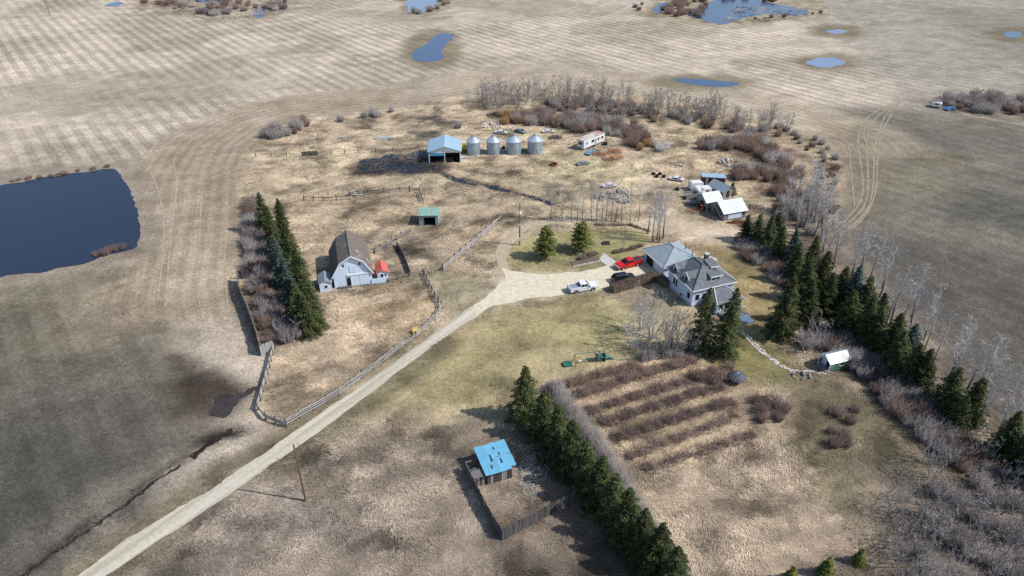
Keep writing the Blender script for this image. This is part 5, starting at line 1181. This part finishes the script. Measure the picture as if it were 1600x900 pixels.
def branch_mesh(name, seed, h, material, kind):
    """bare crown: limbs, branchlets and twigs as thin tapering tubes; returns (trunk, crown)"""
    g = random.Random(seed); tr = MB(); cr = MB()
    def curve(p, d, L, k, bend, up):
        pts = [Vector(p)]; d = Vector(d).normalized()
        for i in range(k):
            d = (d+Vector((g.gauss(0, bend), g.gauss(0, bend), g.gauss(0, bend)+up))).normalized(); pts.append(pts[-1]+d*(L/k))
        return pts, d
    def twig(p, d, L, r, lvl):
        pts, d2 = curve(p, d, L, 3 if lvl < 2 else 2, .16, .06)
        if lvl < 2: cr.tube(pts, [r, r*.75, r*.5, r*.25], 3, False)
        else: cr.tube(pts, [r, r*.7, r*.3], 3, False)
        if lvl < 3:
            k = {0: 5, 1: 5, 2: 3}[lvl] if kind != 'bush' else {0: 5, 1: 4, 2: 2}[lvl]
            for i in range(k):
                t = g.uniform(.3, 1.0); j = min(int(t*(len(pts)-1)), len(pts)-2); q = pts[j].lerp(pts[j+1], t*(len(pts)-1)-j)
                dd = (d2+Vector((g.gauss(0, .5), g.gauss(0, .5), g.gauss(.25, .3)))).normalized(); twig(q, dd, L*g.uniform(.38, .62), max(r*.6, .017), lvl+1)
    stems = {'aspen': 1, 'clump': 6, 'small': 4}[kind]
    for s in range(stems):
        a = s*6.28/stems+g.uniform(-.4, .4); lean = 0.03 if stems == 1 else g.uniform(.12, .34)
        H = h*g.uniform(.85, 1.0); r0 = {'aspen': .13, 'clump': .1, 'small': .055}[kind]
        pts, d = curve((0 if stems == 1 else .25*math.cos(a), 0 if stems == 1 else .25*math.sin(a), -.1), (lean*math.cos(a), lean*math.sin(a), 1), H, 6, .045, .05)
        tr.tube(pts, [r0, r0*.88, r0*.75, r0*.6, r0*.42, r0*.26, r0*.1], 5, False)
        nb = {'aspen': 20, 'clump': 8, 'small': 6}[kind]; lo = {'aspen': .34, 'clump': .25, 'small': .2}[kind]
        for i in range(nb):
            t = lo+(1-lo)*(i+g.random())/nb*.97; j = min(int(t*6), 5); q = pts[j].lerp(pts[j+1], t*6-j)
            b = g.uniform(0, 6.28); up = g.uniform(.6, 1.5); L = h*g.uniform(.12, .2)*(1.25-t*.7)*{'aspen': 1, 'clump': 1.25, 'small': 1.4}[kind]
            twig(q, (math.cos(b), math.sin(b), up), L, max(.028, r0*.36*(1.2-t)), 1)
    return tr.mesh('trunk', material[0]), cr.mesh('branches', material[1])
ASP = [branch_mesh('aspen', 40+i, 10, (K['aspen'], K['twig_pale']), 'aspen') for i in range(5)]
BIR = [branch_mesh('birch', 60+i, 7.5, (K['birch'], K['twig_pale']), 'clump') for i in range(2)]
GRY = [branch_mesh('grey', 70+i, 5.0, (K['twig_grey'], K['twig_grey']), 'small') for i in range(4)]
CLU = [branch_mesh('clump', 80+i, 8, (K['aspen'], K['twig_grey']), 'clump') for i in range(2)]
print('tris per bare tree', [len(a.polygons)+len(b.polygons) for a, b in (ASP[0], BIR[0], GRY[0], CLU[0])])
def bare(xy, s, pool, label, group, name='aspen_tree', cat='bare tree', wide=1.0):
    tr, cr = random.choice(pool); t = thing(name, label, cat, xy, random.uniform(0, 6.28), group)
    place('trunk', tr, t, sc=(s*wide, s*wide, s)); place('branches', cr, t, sc=(s*wide, s*wide, s))
def along(px, k, jit):
    P = [Vector(p) for p in GP(px)]; Ls = [(b-a).length for a, b in zip(P[:-1], P[1:])]; T = sum(Ls); out = []
    for i in range(k):
        d = T*(i+random.uniform(.2, .8))/k
        for a, b, L in zip(P[:-1], P[1:], Ls):
            if d <= L: q = a.lerp(b, d/L); break
            d -= L
        out.append((q.x+random.gauss(0, jit), q.y+random.gauss(0, jit)))
    return out
for i, q in enumerate(along([(1285, 393), (1325, 428), (1362, 466), (1412, 534), (1456, 568), (1506, 613), (1556, 662), (1602, 712)], 36, 2.0)):
    bare(q, random.uniform(1.05, 1.45), ASP, f'leafless aspen, {ORD[i]} down the row beyond the shelterbelt spruces', 'bare aspens beyond the shelterbelt')
for i, q in enumerate(along([(1215, 352), (1235, 360), (1255, 368), (1275, 372), (1262, 345), (1240, 330)], 14, 1.5)):
    bare(q, random.uniform(1.1, 1.6), ASP, 'tall leafless aspen in the cluster behind the workshop spruces', 'bare aspens behind the workshop spruces')
AX = [860, 878, 893, 902, 910, 924, 932, 939, 946, 955, 962, 971, 984, 998]
for i, x in enumerate(AX): bare(G(x, 346+random.uniform(-2, 2)), random.uniform(.95, 1.3), ASP, f'slim leafless aspen, {ORD[i]} from the left in the row above the back lawn', 'bare aspens above the back lawn', wide=.7)
for i, p in enumerate(((1020, 378), (1026, 375), (1030, 379), (1036, 372), (1012, 365))): bare(G(*p), random.uniform(1.1, 1.4), ASP+CLU, f'leafless tree, {ORD[i]} of the clump behind the garage', 'bare clump behind the garage')
for p, s, lb in (((1003, 515), 1.25, 'pale many-stemmed birch on the lawn below the hedge'), ((990, 545), 1.05, 'pale leafless birch leaning over the lawn by the play set'), ((1018, 530), 1.2, 'pale birch in the middle of the bare clump by the house'), ((1045, 550), 1.1, 'pale birch beside the grey bushes below the house')):
    bare(G(*p), s, BIR, lb, 'birches on the front lawn', 'birch_tree')
for p in ((1060, 556), (1072, 548), (1082, 556), (1030, 560), (1010, 562), (1050, 545)): bare(G(*p), random.uniform(.9, 1.15), CLU[:1]+GRY, 'grey leafless tree in the tangled clump left of the house spruces', 'grey trees beside the house spruces', 'grey_tree')
bare(G(1258, 552), 1.0, GRY, 'low spreading bare fruit tree above the green garden shed', None, 'fruit_tree', wide=1.3); bare(G(1275, 535), 1.2, GRY, 'purplish bare tree between lawn spruce and green shed', None, 'fruit_tree', wide=1.2)

# ---- shrubs: sheaves of thin stems
def shrub_mesh(name, seed, w, h, k, material, flare=.5, r0=.035):
    g = np.random.default_rng(seed)
    a = g.random(k)*6.283; rb = w*.28*np.sqrt(g.random(k)); bx_ = rb*np.cos(a); by = rb*np.sin(a)
    hh = h*g.uniform(.45, 1.0, k)*(1-.25*(rb/(w*.28+1e-6))**2); lean = flare*(rb/(w*.28+1e-6))*.9+g.normal(0, .12, k)
    tx = bx_+np.cos(a+g.normal(0, .4, k))*lean*hh; ty = by+np.sin(a+g.normal(0, .4, k))*lean*hh
    V = []; F = []
    def sliver(p, q, r):
        n = len(p); d = q-p; s1 = np.cross(d, g.normal(0, 1, (n, 3))); s1 /= np.linalg.norm(s1, axis=1)[:, None]+1e-9
        s2 = np.cross(d, s1); s2 /= np.linalg.norm(s2, axis=1)[:, None]+1e-9
        b = sum(len(v) for v in V)
        V.append(np.concatenate([p+s1*r[:, None], p-s1*r[:, None]*.5+s2*r[:, None]*.8, p-s1*r[:, None]*.5-s2*r[:, None]*.8, q]))
        i = np.arange(n)+b
        for x, y in ((0, 1), (1, 2), (2, 0)): F.append(np.stack([i+x*n, i+y*n, i+3*n], 1))
    p = np.stack([bx_, by, np.full(k, -.05)], 1); q = np.stack([tx, ty, hh], 1); sliver(p, q, np.full(k, r0))
    for _ in range(5):
        t = g.uniform(.3, .95, k)[:, None]; s = p+(q-p)*t; e = s+np.stack([g.normal(0, .22, k)*w*.42, g.normal(0, .22, k)*w*.42, g.uniform(.05, .32, k)*h], 1); sliver(s, e, np.full(k, r0*.62))
    return np_mesh(name, np.concatenate(V), np.concatenate(F), material, 3)
SH = {c: [shrub_mesh('stems', 900+i*7+len(c), 3.2, 2.4, 150, K[c]) for i in range(3)] for c in ('twig_brown', 'twig_red', 'twig_orange', 'twig_pale')}
SH['twig_grey'] = [shrub_mesh('stems', 950+i, 3.0, 2.6, 150, K['twig_grey']) for i in range(3)]
def in_poly(px, k, md, tries=9000):
    P = GP(px); xs_ = [p[0] for p in P]; ys_ = [p[1] for p in P]; out = []
    for _ in range(tries):
        if len(out) >= k: break
        q = (random.uniform(min(xs_), max(xs_)), random.uniform(min(ys_), max(ys_)))
        if sdf_poly(np.array([q[0]]), np.array([q[1]]), P)[0] < 0 and all((q[0]-o_[0])**2+(q[1]-o_[1])**2 > md*md for o_ in out): out.append(q)
    return out
def shrubs(pts, c, lo, hi, label, group, name='willow_shrub', cat='shrub', wide=1.0):
    cs = c if isinstance(c, (list, tuple)) else (c,)
    for q in pts:
        s = random.uniform(lo, hi); w = s*wide*random.uniform(.85, 1.2); o_ = place(name, random.choice(SH[random.choice(cs)]), None, (q[0], q[1], 0), (0, 0, random.uniform(0, 6.28)), (w, w, s)); tag(o_, label, cat, group)
# belt along the far side of the yard
for q in in_poly([(725, 163), (770, 152), (830, 150), (920, 150), (1000, 160), (1090, 172), (1180, 192), (1230, 208), (1225, 222), (1160, 208), (1080, 194), (1000, 186), (900, 176), (800, 172), (735, 175)], 105, 1.9):
    bare(q, random.uniform(1.1, 1.75), GRY, 'grey leafless poplar sapling in the thicket along the far yard edge', 'poplar thicket along the far yard edge', 'poplar_sapling', wide=.8)
shrubs(in_poly([(850, 158), (920, 160), (1000, 168), (1090, 182), (1180, 200), (1220, 214), (1170, 212), (1080, 198), (980, 186), (860, 172)], 60, 2.0), ('twig_grey', 'twig_brown'), .8, 1.2, 'low grey brush under the poplar thicket at the far yard edge', 'brush under the poplar thicket', 'brush_shrub')
for i, x in enumerate((736, 780, 806, 834, 858, 1204, 732)): bare(G(x, 178+(x > 1000)*30-random.uniform(0, 12)), random.uniform(.65, .85), ASP, f'thin leafless aspen, {ORD[i]} of those standing above the far thicket', 'tall aspens in the far thicket')
shrubs(in_poly([(800, 183), (860, 178), (930, 190), (1000, 196), (1010, 225), (975, 222), (945, 210), (900, 206), (850, 196), (805, 196)], 60, 1.9), ('twig_brown', 'twig_brown', 'twig_red', 'twig_grey'), .95, 1.6, 'brown willow bush in the thicket behind the white trailer', 'brown willows behind the trailer')
shrubs(in_poly([(780, 180), (808, 178), (812, 194), (784, 196)], 6, 1.8), 'twig_orange', .9, 1.3, 'orange-brown willow at the left end of the willow thicket', 'orange willows above the grain bins')
shrubs(in_poly([(980, 215), (1010, 212), (1020, 236), (985, 234)], 7, 2), ('twig_orange', 'twig_brown'), .9, 1.2, 'rust-coloured willow in the clump below the thicket', 'rust willows below the thicket')
shrubs([G(*p) for p in ((1032, 236), (1040, 232), (1026, 230))], 'twig_pale', .95, 1.2, 'pale rounded willow beside the rust-coloured clump', 'pale willows below the thicket')
shrubs(in_poly([(1090, 222), (1170, 215), (1215, 240), (1250, 270), (1240, 300), (1190, 280), (1150, 285), (1150, 265), (1200, 262), (1160, 235), (1095, 235)], 62, 2.0), ('twig_brown', 'twig_brown', 'twig_grey', 'twig_red'), .85, 1.5, 'brown willow bush in the scrub above the workshop', 'brown willows above the workshop')
shrubs(in_poly([(1215, 200), (1260, 212), (1300, 232), (1312, 270), (1300, 300), (1270, 290), (1280, 250), (1250, 228), (1215, 215)], 22, 3.2), ('twig_brown', 'twig_grey'), .55, .95, 'grey-brown brush on the upper right rim of the yard', 'brush on the right rim of the yard', 'brush_shrub')
shrubs(in_poly([(1210, 300), (1270, 300), (1300, 330), (1275, 370), (1215, 350)], 26, 2.2), ('twig_grey', 'twig_grey', 'twig_brown'), .9, 1.4, 'grey brush between the aspens behind the workshop spruces', 'brush among the workshop aspens', 'brush_shrub')
shrubs(in_poly([(412, 214), (440, 200), (475, 186), (486, 196), (455, 212), (420, 218)], 13, 2.0), ('twig_grey', 'twig_brown'), .95, 1.5, 'grey bush in the clump at the upper left yard corner', 'bushes at the upper left yard corner')
for p, s in (((533, 190), .9), ((570, 184), .9), ((582, 181), 1.1), ((590, 183), 1.0), ((612, 175), .8), ((716, 200), .9)): shrubs([G(*p)], ('twig_grey',), s, s*1.1, 'lone grey bush along the upper edge of the yard', 'lone bushes along the upper yard edge')
# grey brush left of the barn spruces
shrubs(in_poly([(386, 322), (408, 318), (414, 365), (428, 430), (446, 480), (470, 525), (450, 535), (420, 515), (398, 455), (384, 380)], 60, 1.7), ('twig_grey', 'twig_grey', 'twig_brown'), .8, 1.3, 'grey leafless caragana in the strip left of the barn spruces', 'caraganas left of the barn spruces', 'caragana_shrub')
shrubs(in_poly([(390, 460), (425, 500), (465, 525), (430, 540), (410, 535)], 10, 2.0), ('twig_red',), .5, .8, 'low reddish brush inside the plank windbreak', 'low brush inside the windbreak', 'brush_shrub')
bare(G(468, 530), .9, GRY, 'small dead pale tree at the foot of the barn spruces', None, 'dead_tree')
# shelterbelt underbrush, right
shrubs(in_poly([(1150, 378), (1175, 372), (1235, 440), (1222, 452), (1190, 425), (1155, 395)], 26, 1.5), ('twig_grey', 'twig_brown'), .75, 1.1, 'grey-brown hedge shrub in the strip behind the farmhouse', 'hedge shrubs behind the farmhouse', 'hedge_shrub')
shrubs(in_poly([(1290, 520), (1330, 530), (1400, 600), (1480, 670), (1560, 740), (1500, 735), (1420, 670), (1350, 600), (1290, 555), (1250, 540)], 56, 1.9), ('twig_grey', 'twig_red', 'twig_grey'), .8, 1.3, 'grey-purple underbrush shrub at the foot of the shelterbelt', 'underbrush along the shelterbelt', 'brush_shrub')
for q in in_poly([(1380, 760), (1500, 700), (1560, 740), (1680, 790), (1680, 960), (1380, 960), (1400, 860)], 46, 2.4): bare(q, random.uniform(.8, 1.25), GRY, 'grey leafless sapling in the thicket at the lower right corner', 'sapling thicket at the lower right', 'sapling', wide=1.1)
shrubs(in_poly([(1440, 770), (1560, 740), (1680, 800), (1680, 960), (1430, 960)], 34, 2.2), ('twig_grey',), .9, 1.3, 'dense grey brush in the lower right thicket', 'brush in the lower right thicket', 'brush_shrub')
shrubs(in_poly([(1285, 645), (1340, 640), (1345, 690), (1295, 700)], 7, 1.6), 'twig_red', .6, .9, 'dark reddish bush in the rough garden below the green shed', 'reddish bushes below the green shed')
shrubs(in_poly([(1180, 620), (1225, 635), (1225, 665), (1190, 665)], 6, 1.6), 'twig_red', .7, 1.0, 'purple-brown bush at the right end of the berry rows', 'bushes at the end of the berry rows')
shrubs(in_poly([(1085, 590), (1140, 575), (1150, 600), (1110, 612)], 5, 1.6), ('twig_brown',), .6, .9, 'brown bush between house spruces and garden canopy', 'bushes above the garden canopy')
# sloughs in the far field
shrubs(in_poly([(190, 0), (260, -6), (460, -8), (462, 8), (420, 22), (340, 26), (240, 16)], 60, 3.4), ('twig_red', 'twig_brown', 'twig_grey'), .8, 1.5, 'reddish willow clump in the far left slough', 'willows of the far left slough', wide=1.3)
shrubs(in_poly([(1030, 14), (1060, 2), (1100, -4), (1110, 6), (1096, 28), (1050, 26)], 30, 3.0), ('twig_red', 'twig_brown'), 1.0, 1.6, 'dark red-brown willow on the left shore of the far right slough', 'willows left of the far right slough', wide=1.2)
shrubs(in_poly([(1120, -8), (1260, -6), (1270, 2), (1200, 6), (1190, 0), (1125, 2)], 16, 3.0), ('twig_red', 'twig_brown'), .8, 1.3, 'red-brown willow on the far shore of the right slough', 'willows beyond the far right slough', wide=1.2)
shrubs([G(*p) for p in ((992, 12), (998, 16), (1003, 8), (1270, 22), (1282, 20), (1225, 27), (1205, 28), (1180, 30))], 'twig_red', .6, 1.0, 'small red willow at the rim of the far right slough', 'small willows round the far right slough')
shrubs([G(*p) for p in ((647, 20), (654, 22), (672, 18), (684, 14), (694, 8), (700, 6), (690, 2))], ('twig_brown', 'twig_grey'), 1.0, 1.5, 'rounded brown willow beside the small pale slough', 'willows round the small pale slough')
shrubs(in_poly([(1450, 168), (1480, 152), (1550, 148), (1620, 158), (1620, 182), (1540, 178)], 34, 2.8), ('twig_grey', 'twig_grey', 'twig_red'), .8, 1.6, 'grey bush in the brush island of the right field', 'bushes in the right field island')
for p in ((1520, 172), (1532, 168), (1541, 172), (1527, 165)): bare(G(*p), random.uniform(1.1, 1.5), GRY, 'taller grey tree in the brush island of the right field', 'trees in the right field island', 'grey_tree', wide=1.2)
camper((1462, 168), 'abandoned white van body at the tip of the right field brush', 3.2, 1.8, R(-30)); old_car('abandoned_car', 'bright blue wreck in the right field brush', mat('bright_blue_paint', (.05, .2, .45), .4), (1484, 172), R(20))
# reeds at the dugout
shrubs([G(*p) for p in ((150, 400), (160, 397), (170, 394), (180, 391), (192, 388), (165, 399))], 'twig_red', .5, .75, 'reddish shrub on the near bank of the dugout pond', 'shrubs on the dugout bank')
shrubs([G(*p) for p in ((30, 282), (45, 280), (62, 278), (80, 276), (100, 272), (122, 268), (146, 265), (168, 261), (20, 284), (90, 274))], ('twig_brown',), .3, .5, 'low brown sedge clump on the far bank of the dugout pond', 'sedge on the far dugout bank', 'sedge_clump', 'sedge', wide=1.4)

# ---- hedges and berry rows: one plant wall each
def hedge_mesh(P, w, h, dens, material, seed, r0=.035, fl=.25):
    g = np.random.default_rng(seed); V = []; F = []; b = 0; P = [np.array(p) for p in P]
    for a, c in zip(P[:-1], P[1:]):
        d = c-a; L = np.linalg.norm(d); d /= L; nrm = np.array([-d[1], d[0]]); k = int(L*dens)
        t = g.random(k)*L; s = g.normal(0, .3, k).clip(-1, 1)*w*.5
        bs_ = a[None]+d[None]*t[:, None]+nrm[None]*s[:, None]
        lump = .8+.35*np.sin(t*.9+seed)*np.sin(t*.37+1)+.25*np.sin(t*2.3+seed*2)*np.sin(t*.71)+g.normal(0, .1, k)
        for rep in range(4):
            hh = h*lump*g.uniform(.5, 1.0, k); z0 = np.zeros(k) if rep == 0 else hh*g.uniform(.1, .6, k)
            tip = bs_+np.stack([g.normal(0, fl, k), g.normal(0, fl, k)], 1)*h*.5+nrm[None]*(s/w)[:, None]*h*.6
            st = bs_+(tip-bs_)*(z0/np.maximum(hh, .01))[:, None]+g.normal(0, .05, (k, 2))
            p = np.concatenate([st, z0[:, None]], 1); q = np.concatenate([tip+g.normal(0, .12, (k, 2)), hh[:, None]], 1); r = r0*(1 if rep == 0 else .7)
            s1 = np.cross(q-p, g.normal(0, 1, (k, 3))); s1 /= np.linalg.norm(s1, axis=1)[:, None]+1e-9; s2 = np.cross(q-p, s1); s2 /= np.linalg.norm(s2, axis=1)[:, None]+1e-9
            V.append(np.concatenate([p+s1*r, p-s1*r*.5+s2*r*.8, p-s1*r*.5-s2*r*.8, q])); i = np.arange(k)+b
            for x, y in ((0, 1), (1, 2), (2, 0)): F.append(np.stack([i+x*k, i+y*k, i+3*k], 1))
            b += 4*k
    return np_mesh('stems', np.concatenate(V), np.concatenate(F), material, 3)
def hedge(px, w, h, dens, c, label, name='hedge', cat='hedge', group=None, fl=.25):
    P = GP(px); o_ = P[0]; me = hedge_mesh([(p[0]-o_[0], p[1]-o_[1]) for p in P], w, h, dens, K[c], random.randrange(9999), fl=fl)
    tag(place(name, me, None, (o_[0], o_[1], 0)), label, cat, group)
def clipped_hedge(px, w, h, label):
    P = GP(px); a = Vector(P[0]); b = Vector(P[1]); L = (b-a).length; t = thing('clipped_hedge', label, 'hedge', P[0], math.atan2((b-a).y, (b-a).x))
    mb = MB().box(0, L, -w/2+.12, w/2-.12, 0, h-.15); mb.build('core', K['hedge_brown'], t, .1)
    g = np.random.default_rng(int(px[0][0])); k = int(L*w*h*130); f = g.integers(0, 4, k); u = g.random(k)*L; v = g.random(k)
    p = np.zeros((k, 3)); nrm = np.zeros((k, 3))
    top = f <= 1; p[top] = np.stack([u[top], (v[top]-.5)*(w-.25), np.full(top.sum(), h-.18)], 1); nrm[top] = (0, 0, 1)
    for val, sgn in ((2, -1), (3, 1)):
        m_ = f == val; p[m_] = np.stack([u[m_], np.full(m_.sum(), sgn*(w/2-.15)), v[m_]*h*.95], 1); nrm[m_] = (0, sgn, .3)
    q = p+nrm*.26+g.normal(0, .12, (k, 3)); r = .03; s1 = np.cross(q-p, g.normal(0, 1, (k, 3))); s1 /= np.linalg.norm(s1, axis=1)[:, None]+1e-9
    V = np.concatenate([p+s1*r, p-s1*r, q]); i = np.arange(k); place('twigs', np_mesh('twigs', V, np.stack([i, i+k, i+2*k], 1), K['hedge_brown'], 3), t)
clipped_hedge([(955, 456), (1026, 436)], 1.9, 1.6, 'long clipped brown hedge between driveway and front lawn')
clipped_hedge([(1028, 437), (1043, 450)], 1.8, 1.5, 'short clipped brown hedge against the farmhouse wall')
rows = [[(884, 605), (930, 590), (1000, 572)], [(893, 622), (960, 600), (1030, 578), (1085, 566)], [(918, 645), (990, 622), (1060, 600), (1120, 590)], [(938, 664), (1010, 640), (1080, 618), (1130, 605)], [(955, 690), (1030, 664), (1100, 642), (1145, 628)], [(978, 716), (1050, 690), (1110, 668), (1155, 650)], [(1005, 735), (1060, 718), (1120, 698), (1180, 680)]]
for i, q in enumerate(rows): hedge(q, 3.2, 1.2 if i > 1 else 1.6, 62 if i < 5 else 32, 'twig_red' if i != 0 else 'twig_brown', f'reddish-brown berry bush row, {ORD[i]} down from the front lawn', 'berry_row', 'berry bushes', 'berry bush rows in the garden', fl=.42)
hedge([(862, 602), (885, 640), (915, 678), (950, 730), (985, 790), (1020, 850), (1060, 915)], 3.8, 2.3, 110, 'twig_grey', 'grey-brown caragana hedge right of the dark spruce row', 'caragana_hedge', fl=.35)
hedge([(1000, 810), (1040, 870), (1090, 940)], 3.4, 1.9, 60, 'twig_grey', 'loose grey brush beside the lower end of the caragana hedge', 'brush_strip', 'brush', fl=.5)
hedge([(905, 407), (918, 401), (934, 396)], 1.5, 1.25, 120, 'hedge_brown', 'brown shrubs in the stone-edged bed left of the concrete pad', 'shrub_bed', 'shrubs')
hedge([(958, 396), (985, 390), (1004, 384)], 1.4, .9, 90, 'hedge_brown', 'low brown shrubs along the bed left of the garage', 'shrub_bed', 'shrubs')
hedge([(1000, 562), (1040, 556), (1090, 558)], 2.5, 1.8, 60, 'twig_grey', 'grey undergrowth below the birches in front of the house', 'undergrowth', 'shrubs', fl=.5)
hedge([(930, 352), (985, 352), (1015, 362)], 1.2, .8, 50, 'twig_brown', 'low brown brush under the aspen row above the back lawn', 'brush_strip', 'brush')
# brush pile of pale sticks by the blue-roofed shed
t = thing('brush_pile', 'tangle of pale dead branches right of the blue-roofed shed', 'brush pile', G(826, 735)); 
for j in range(3):
    mb = MB()
    for i in range(45):
        x, y = random.gauss(0, 1.0), random.gauss(0, 2.2); a = random.uniform(0, PI); L = random.uniform(.6, 2.0); z = random.uniform(.05, .5)
        mb.tube([(x-L/2*math.cos(a), y-L/2*math.sin(a), max(.02, z+random.uniform(-.2, .2))), (x, y, z+.15), (x+L/2*math.cos(a), y+L/2*math.sin(a), max(.02, z+random.uniform(-.2, .2)))], [.02, .03, .012], 3, False)
    mb.build('sticks', K['twig_pale'], t)['kind'] = 'stuff'

# ---- uncountable grass: lodged dead blades in the colour of the sward they grow from
def dry_grass(name, k, region, nb=5, hmul=1.0, thr=.3, fields=False):
    g = RNG; P = GP(region) if region else None
    if P:
        x = g.uniform(min(p[0] for p in P), max(p[0] for p in P), k*3); y = g.uniform(min(p[1] for p in P), max(p[1] for p in P), k*3); ok = sdf_poly(x, y, P) < 0
    else:
        y = 48+210*g.random(k*5)**1.5; x = g.uniform(-1, 1, k*5)*(y*.85+39)*.76; ok = np.ones(len(x), bool)
    ix = np.clip(np.searchsorted(xs, x), 0, nx-1); iy = np.clip(np.searchsorted(ys, y), 0, ny-1); q = iy*nx+ix
    if fields: ok &= (grassy[q] < .3) & (d_yard[q] > -1) & (fbm(x, y, 4, 14, 3) > .36)
    else: ok &= grassy[q]*(.35+1.1*fbm(x, y, 5, 12, 3)) > thr+g.random(len(x))*.5
    if fields: ok &= sdf_poly(x, y, DUG) > .5
    for pl in (drive, road, lane): ok &= sdf_poly(x, y, pl) > .4
    x = x[ok][:k]; y = y[ok][:k]; q = q[ok][:k]; m0 = len(x)
    th = 6.28*fbm(x, y, 14, 21, 3)*1.6+.6
    tone = np.repeat((.75+.62*fbm(x, y, 1.6, 61, 2))*g.uniform(.93, 1.1, m0), nb); th = np.repeat(th, nb)+g.normal(0, .6, m0*nb); q = np.repeat(q, nb)
    x = np.repeat(x, nb)+g.normal(0, .2, m0*nb); y = np.repeat(y, nb)+g.normal(0, .2, m0*nb); n_ = len(x)
    L = g.uniform(.4, .95, n_)*hmul; h = L*g.uniform(.08, .34, n_); wd = g.uniform(.03, .07, n_)*hmul
    if fields: tone = tone*np.repeat(g.choice([.55, .8, 1.0, 1.25, 1.6], m0), nb)
    dx, dy = np.cos(th), np.sin(th); z0 = np.full(n_, .01)
    A = np.stack([x-wd*dy, y+wd*dx, z0], 1); B = np.stack([x+wd*dy, y-wd*dx, z0+.02], 1); C = np.stack([x+dx*L, y+dy*L, h], 1)
    i = np.arange(n_); me = np_mesh(name, np.concatenate([A, B, C]), np.stack([i, i+n_, i+2*n_], 1), K['blade'], 3)
    c = np.clip(base[q]*tone[:, None]*1.12, .01, .9); c4 = np.concatenate([c, np.ones((n_, 1))], 1).astype(np.float32)
    a = me.attributes.new('soil', 'FLOAT_COLOR', 'POINT'); a.data.foreach_set('color', np.concatenate([c4, c4, c4]).ravel())
    tag(place(name, me), kind='stuff'); print(name, n_)
m_, n_2, l_, b_ = nodes_of('dead_grass_blade'); at_ = n_2.new('ShaderNodeAttribute'); at_.attribute_name = 'soil'; l_.new(at_.outputs['Color'], b_.inputs['Base Color']); b_.inputs['Roughness'].default_value = .9
K['blade'] = m_
dry_grass('dry_grass', 60000, None)
DUG = GP([(0, 288), (60, 277), (120, 268), (180, 261), (190, 266), (205, 293), (215, 318), (222, 348), (223, 386), (205, 393), (170, 399), (140, 411), (100, 421), (50, 429), (0, 434), (-130, 448), (-330, 420), (-220, 330)])
dry_grass('field_stubble', 42000, None, 2, .62, 0, True)
dry_grass('marsh_grass', 260, [(556, 256), (640, 242), (700, 250), (700, 268), (600, 276)], 8, 1.6, .35)
dry_grass('slough_reeds', 900, [(1130, 34), (1150, 10), (1262, 15), (1262, 26), (1160, 38)], 8, 1.8, .3)
dry_grass('slough_reeds', 2200, [(210, 6), (300, -4), (450, -2), (440, 22), (340, 32), (250, 20)], 8, 1.8, .2)

# ------------------------------------------------------------------ tell the members of small groups apart by their order in view
from collections import defaultdict
same = defaultdict(list)
for o in COL.objects:
    if o.parent is None and 'label' in o and 'category' in o: same[o['label']].append(o)
for lb, os_ in same.items():
    if 1 < len(os_) <= len(ORD):
        os_.sort(key=lambda o: o.location.x/(o.location.y*math.cos(PITCH)+CAM_H*math.sin(PITCH)))
        for i, o in enumerate(os_): o['label'] = f'{lb}, {"leftmost" if i == 0 else "rightmost" if i == len(os_)-1 else ORD[i]+" from left"}'
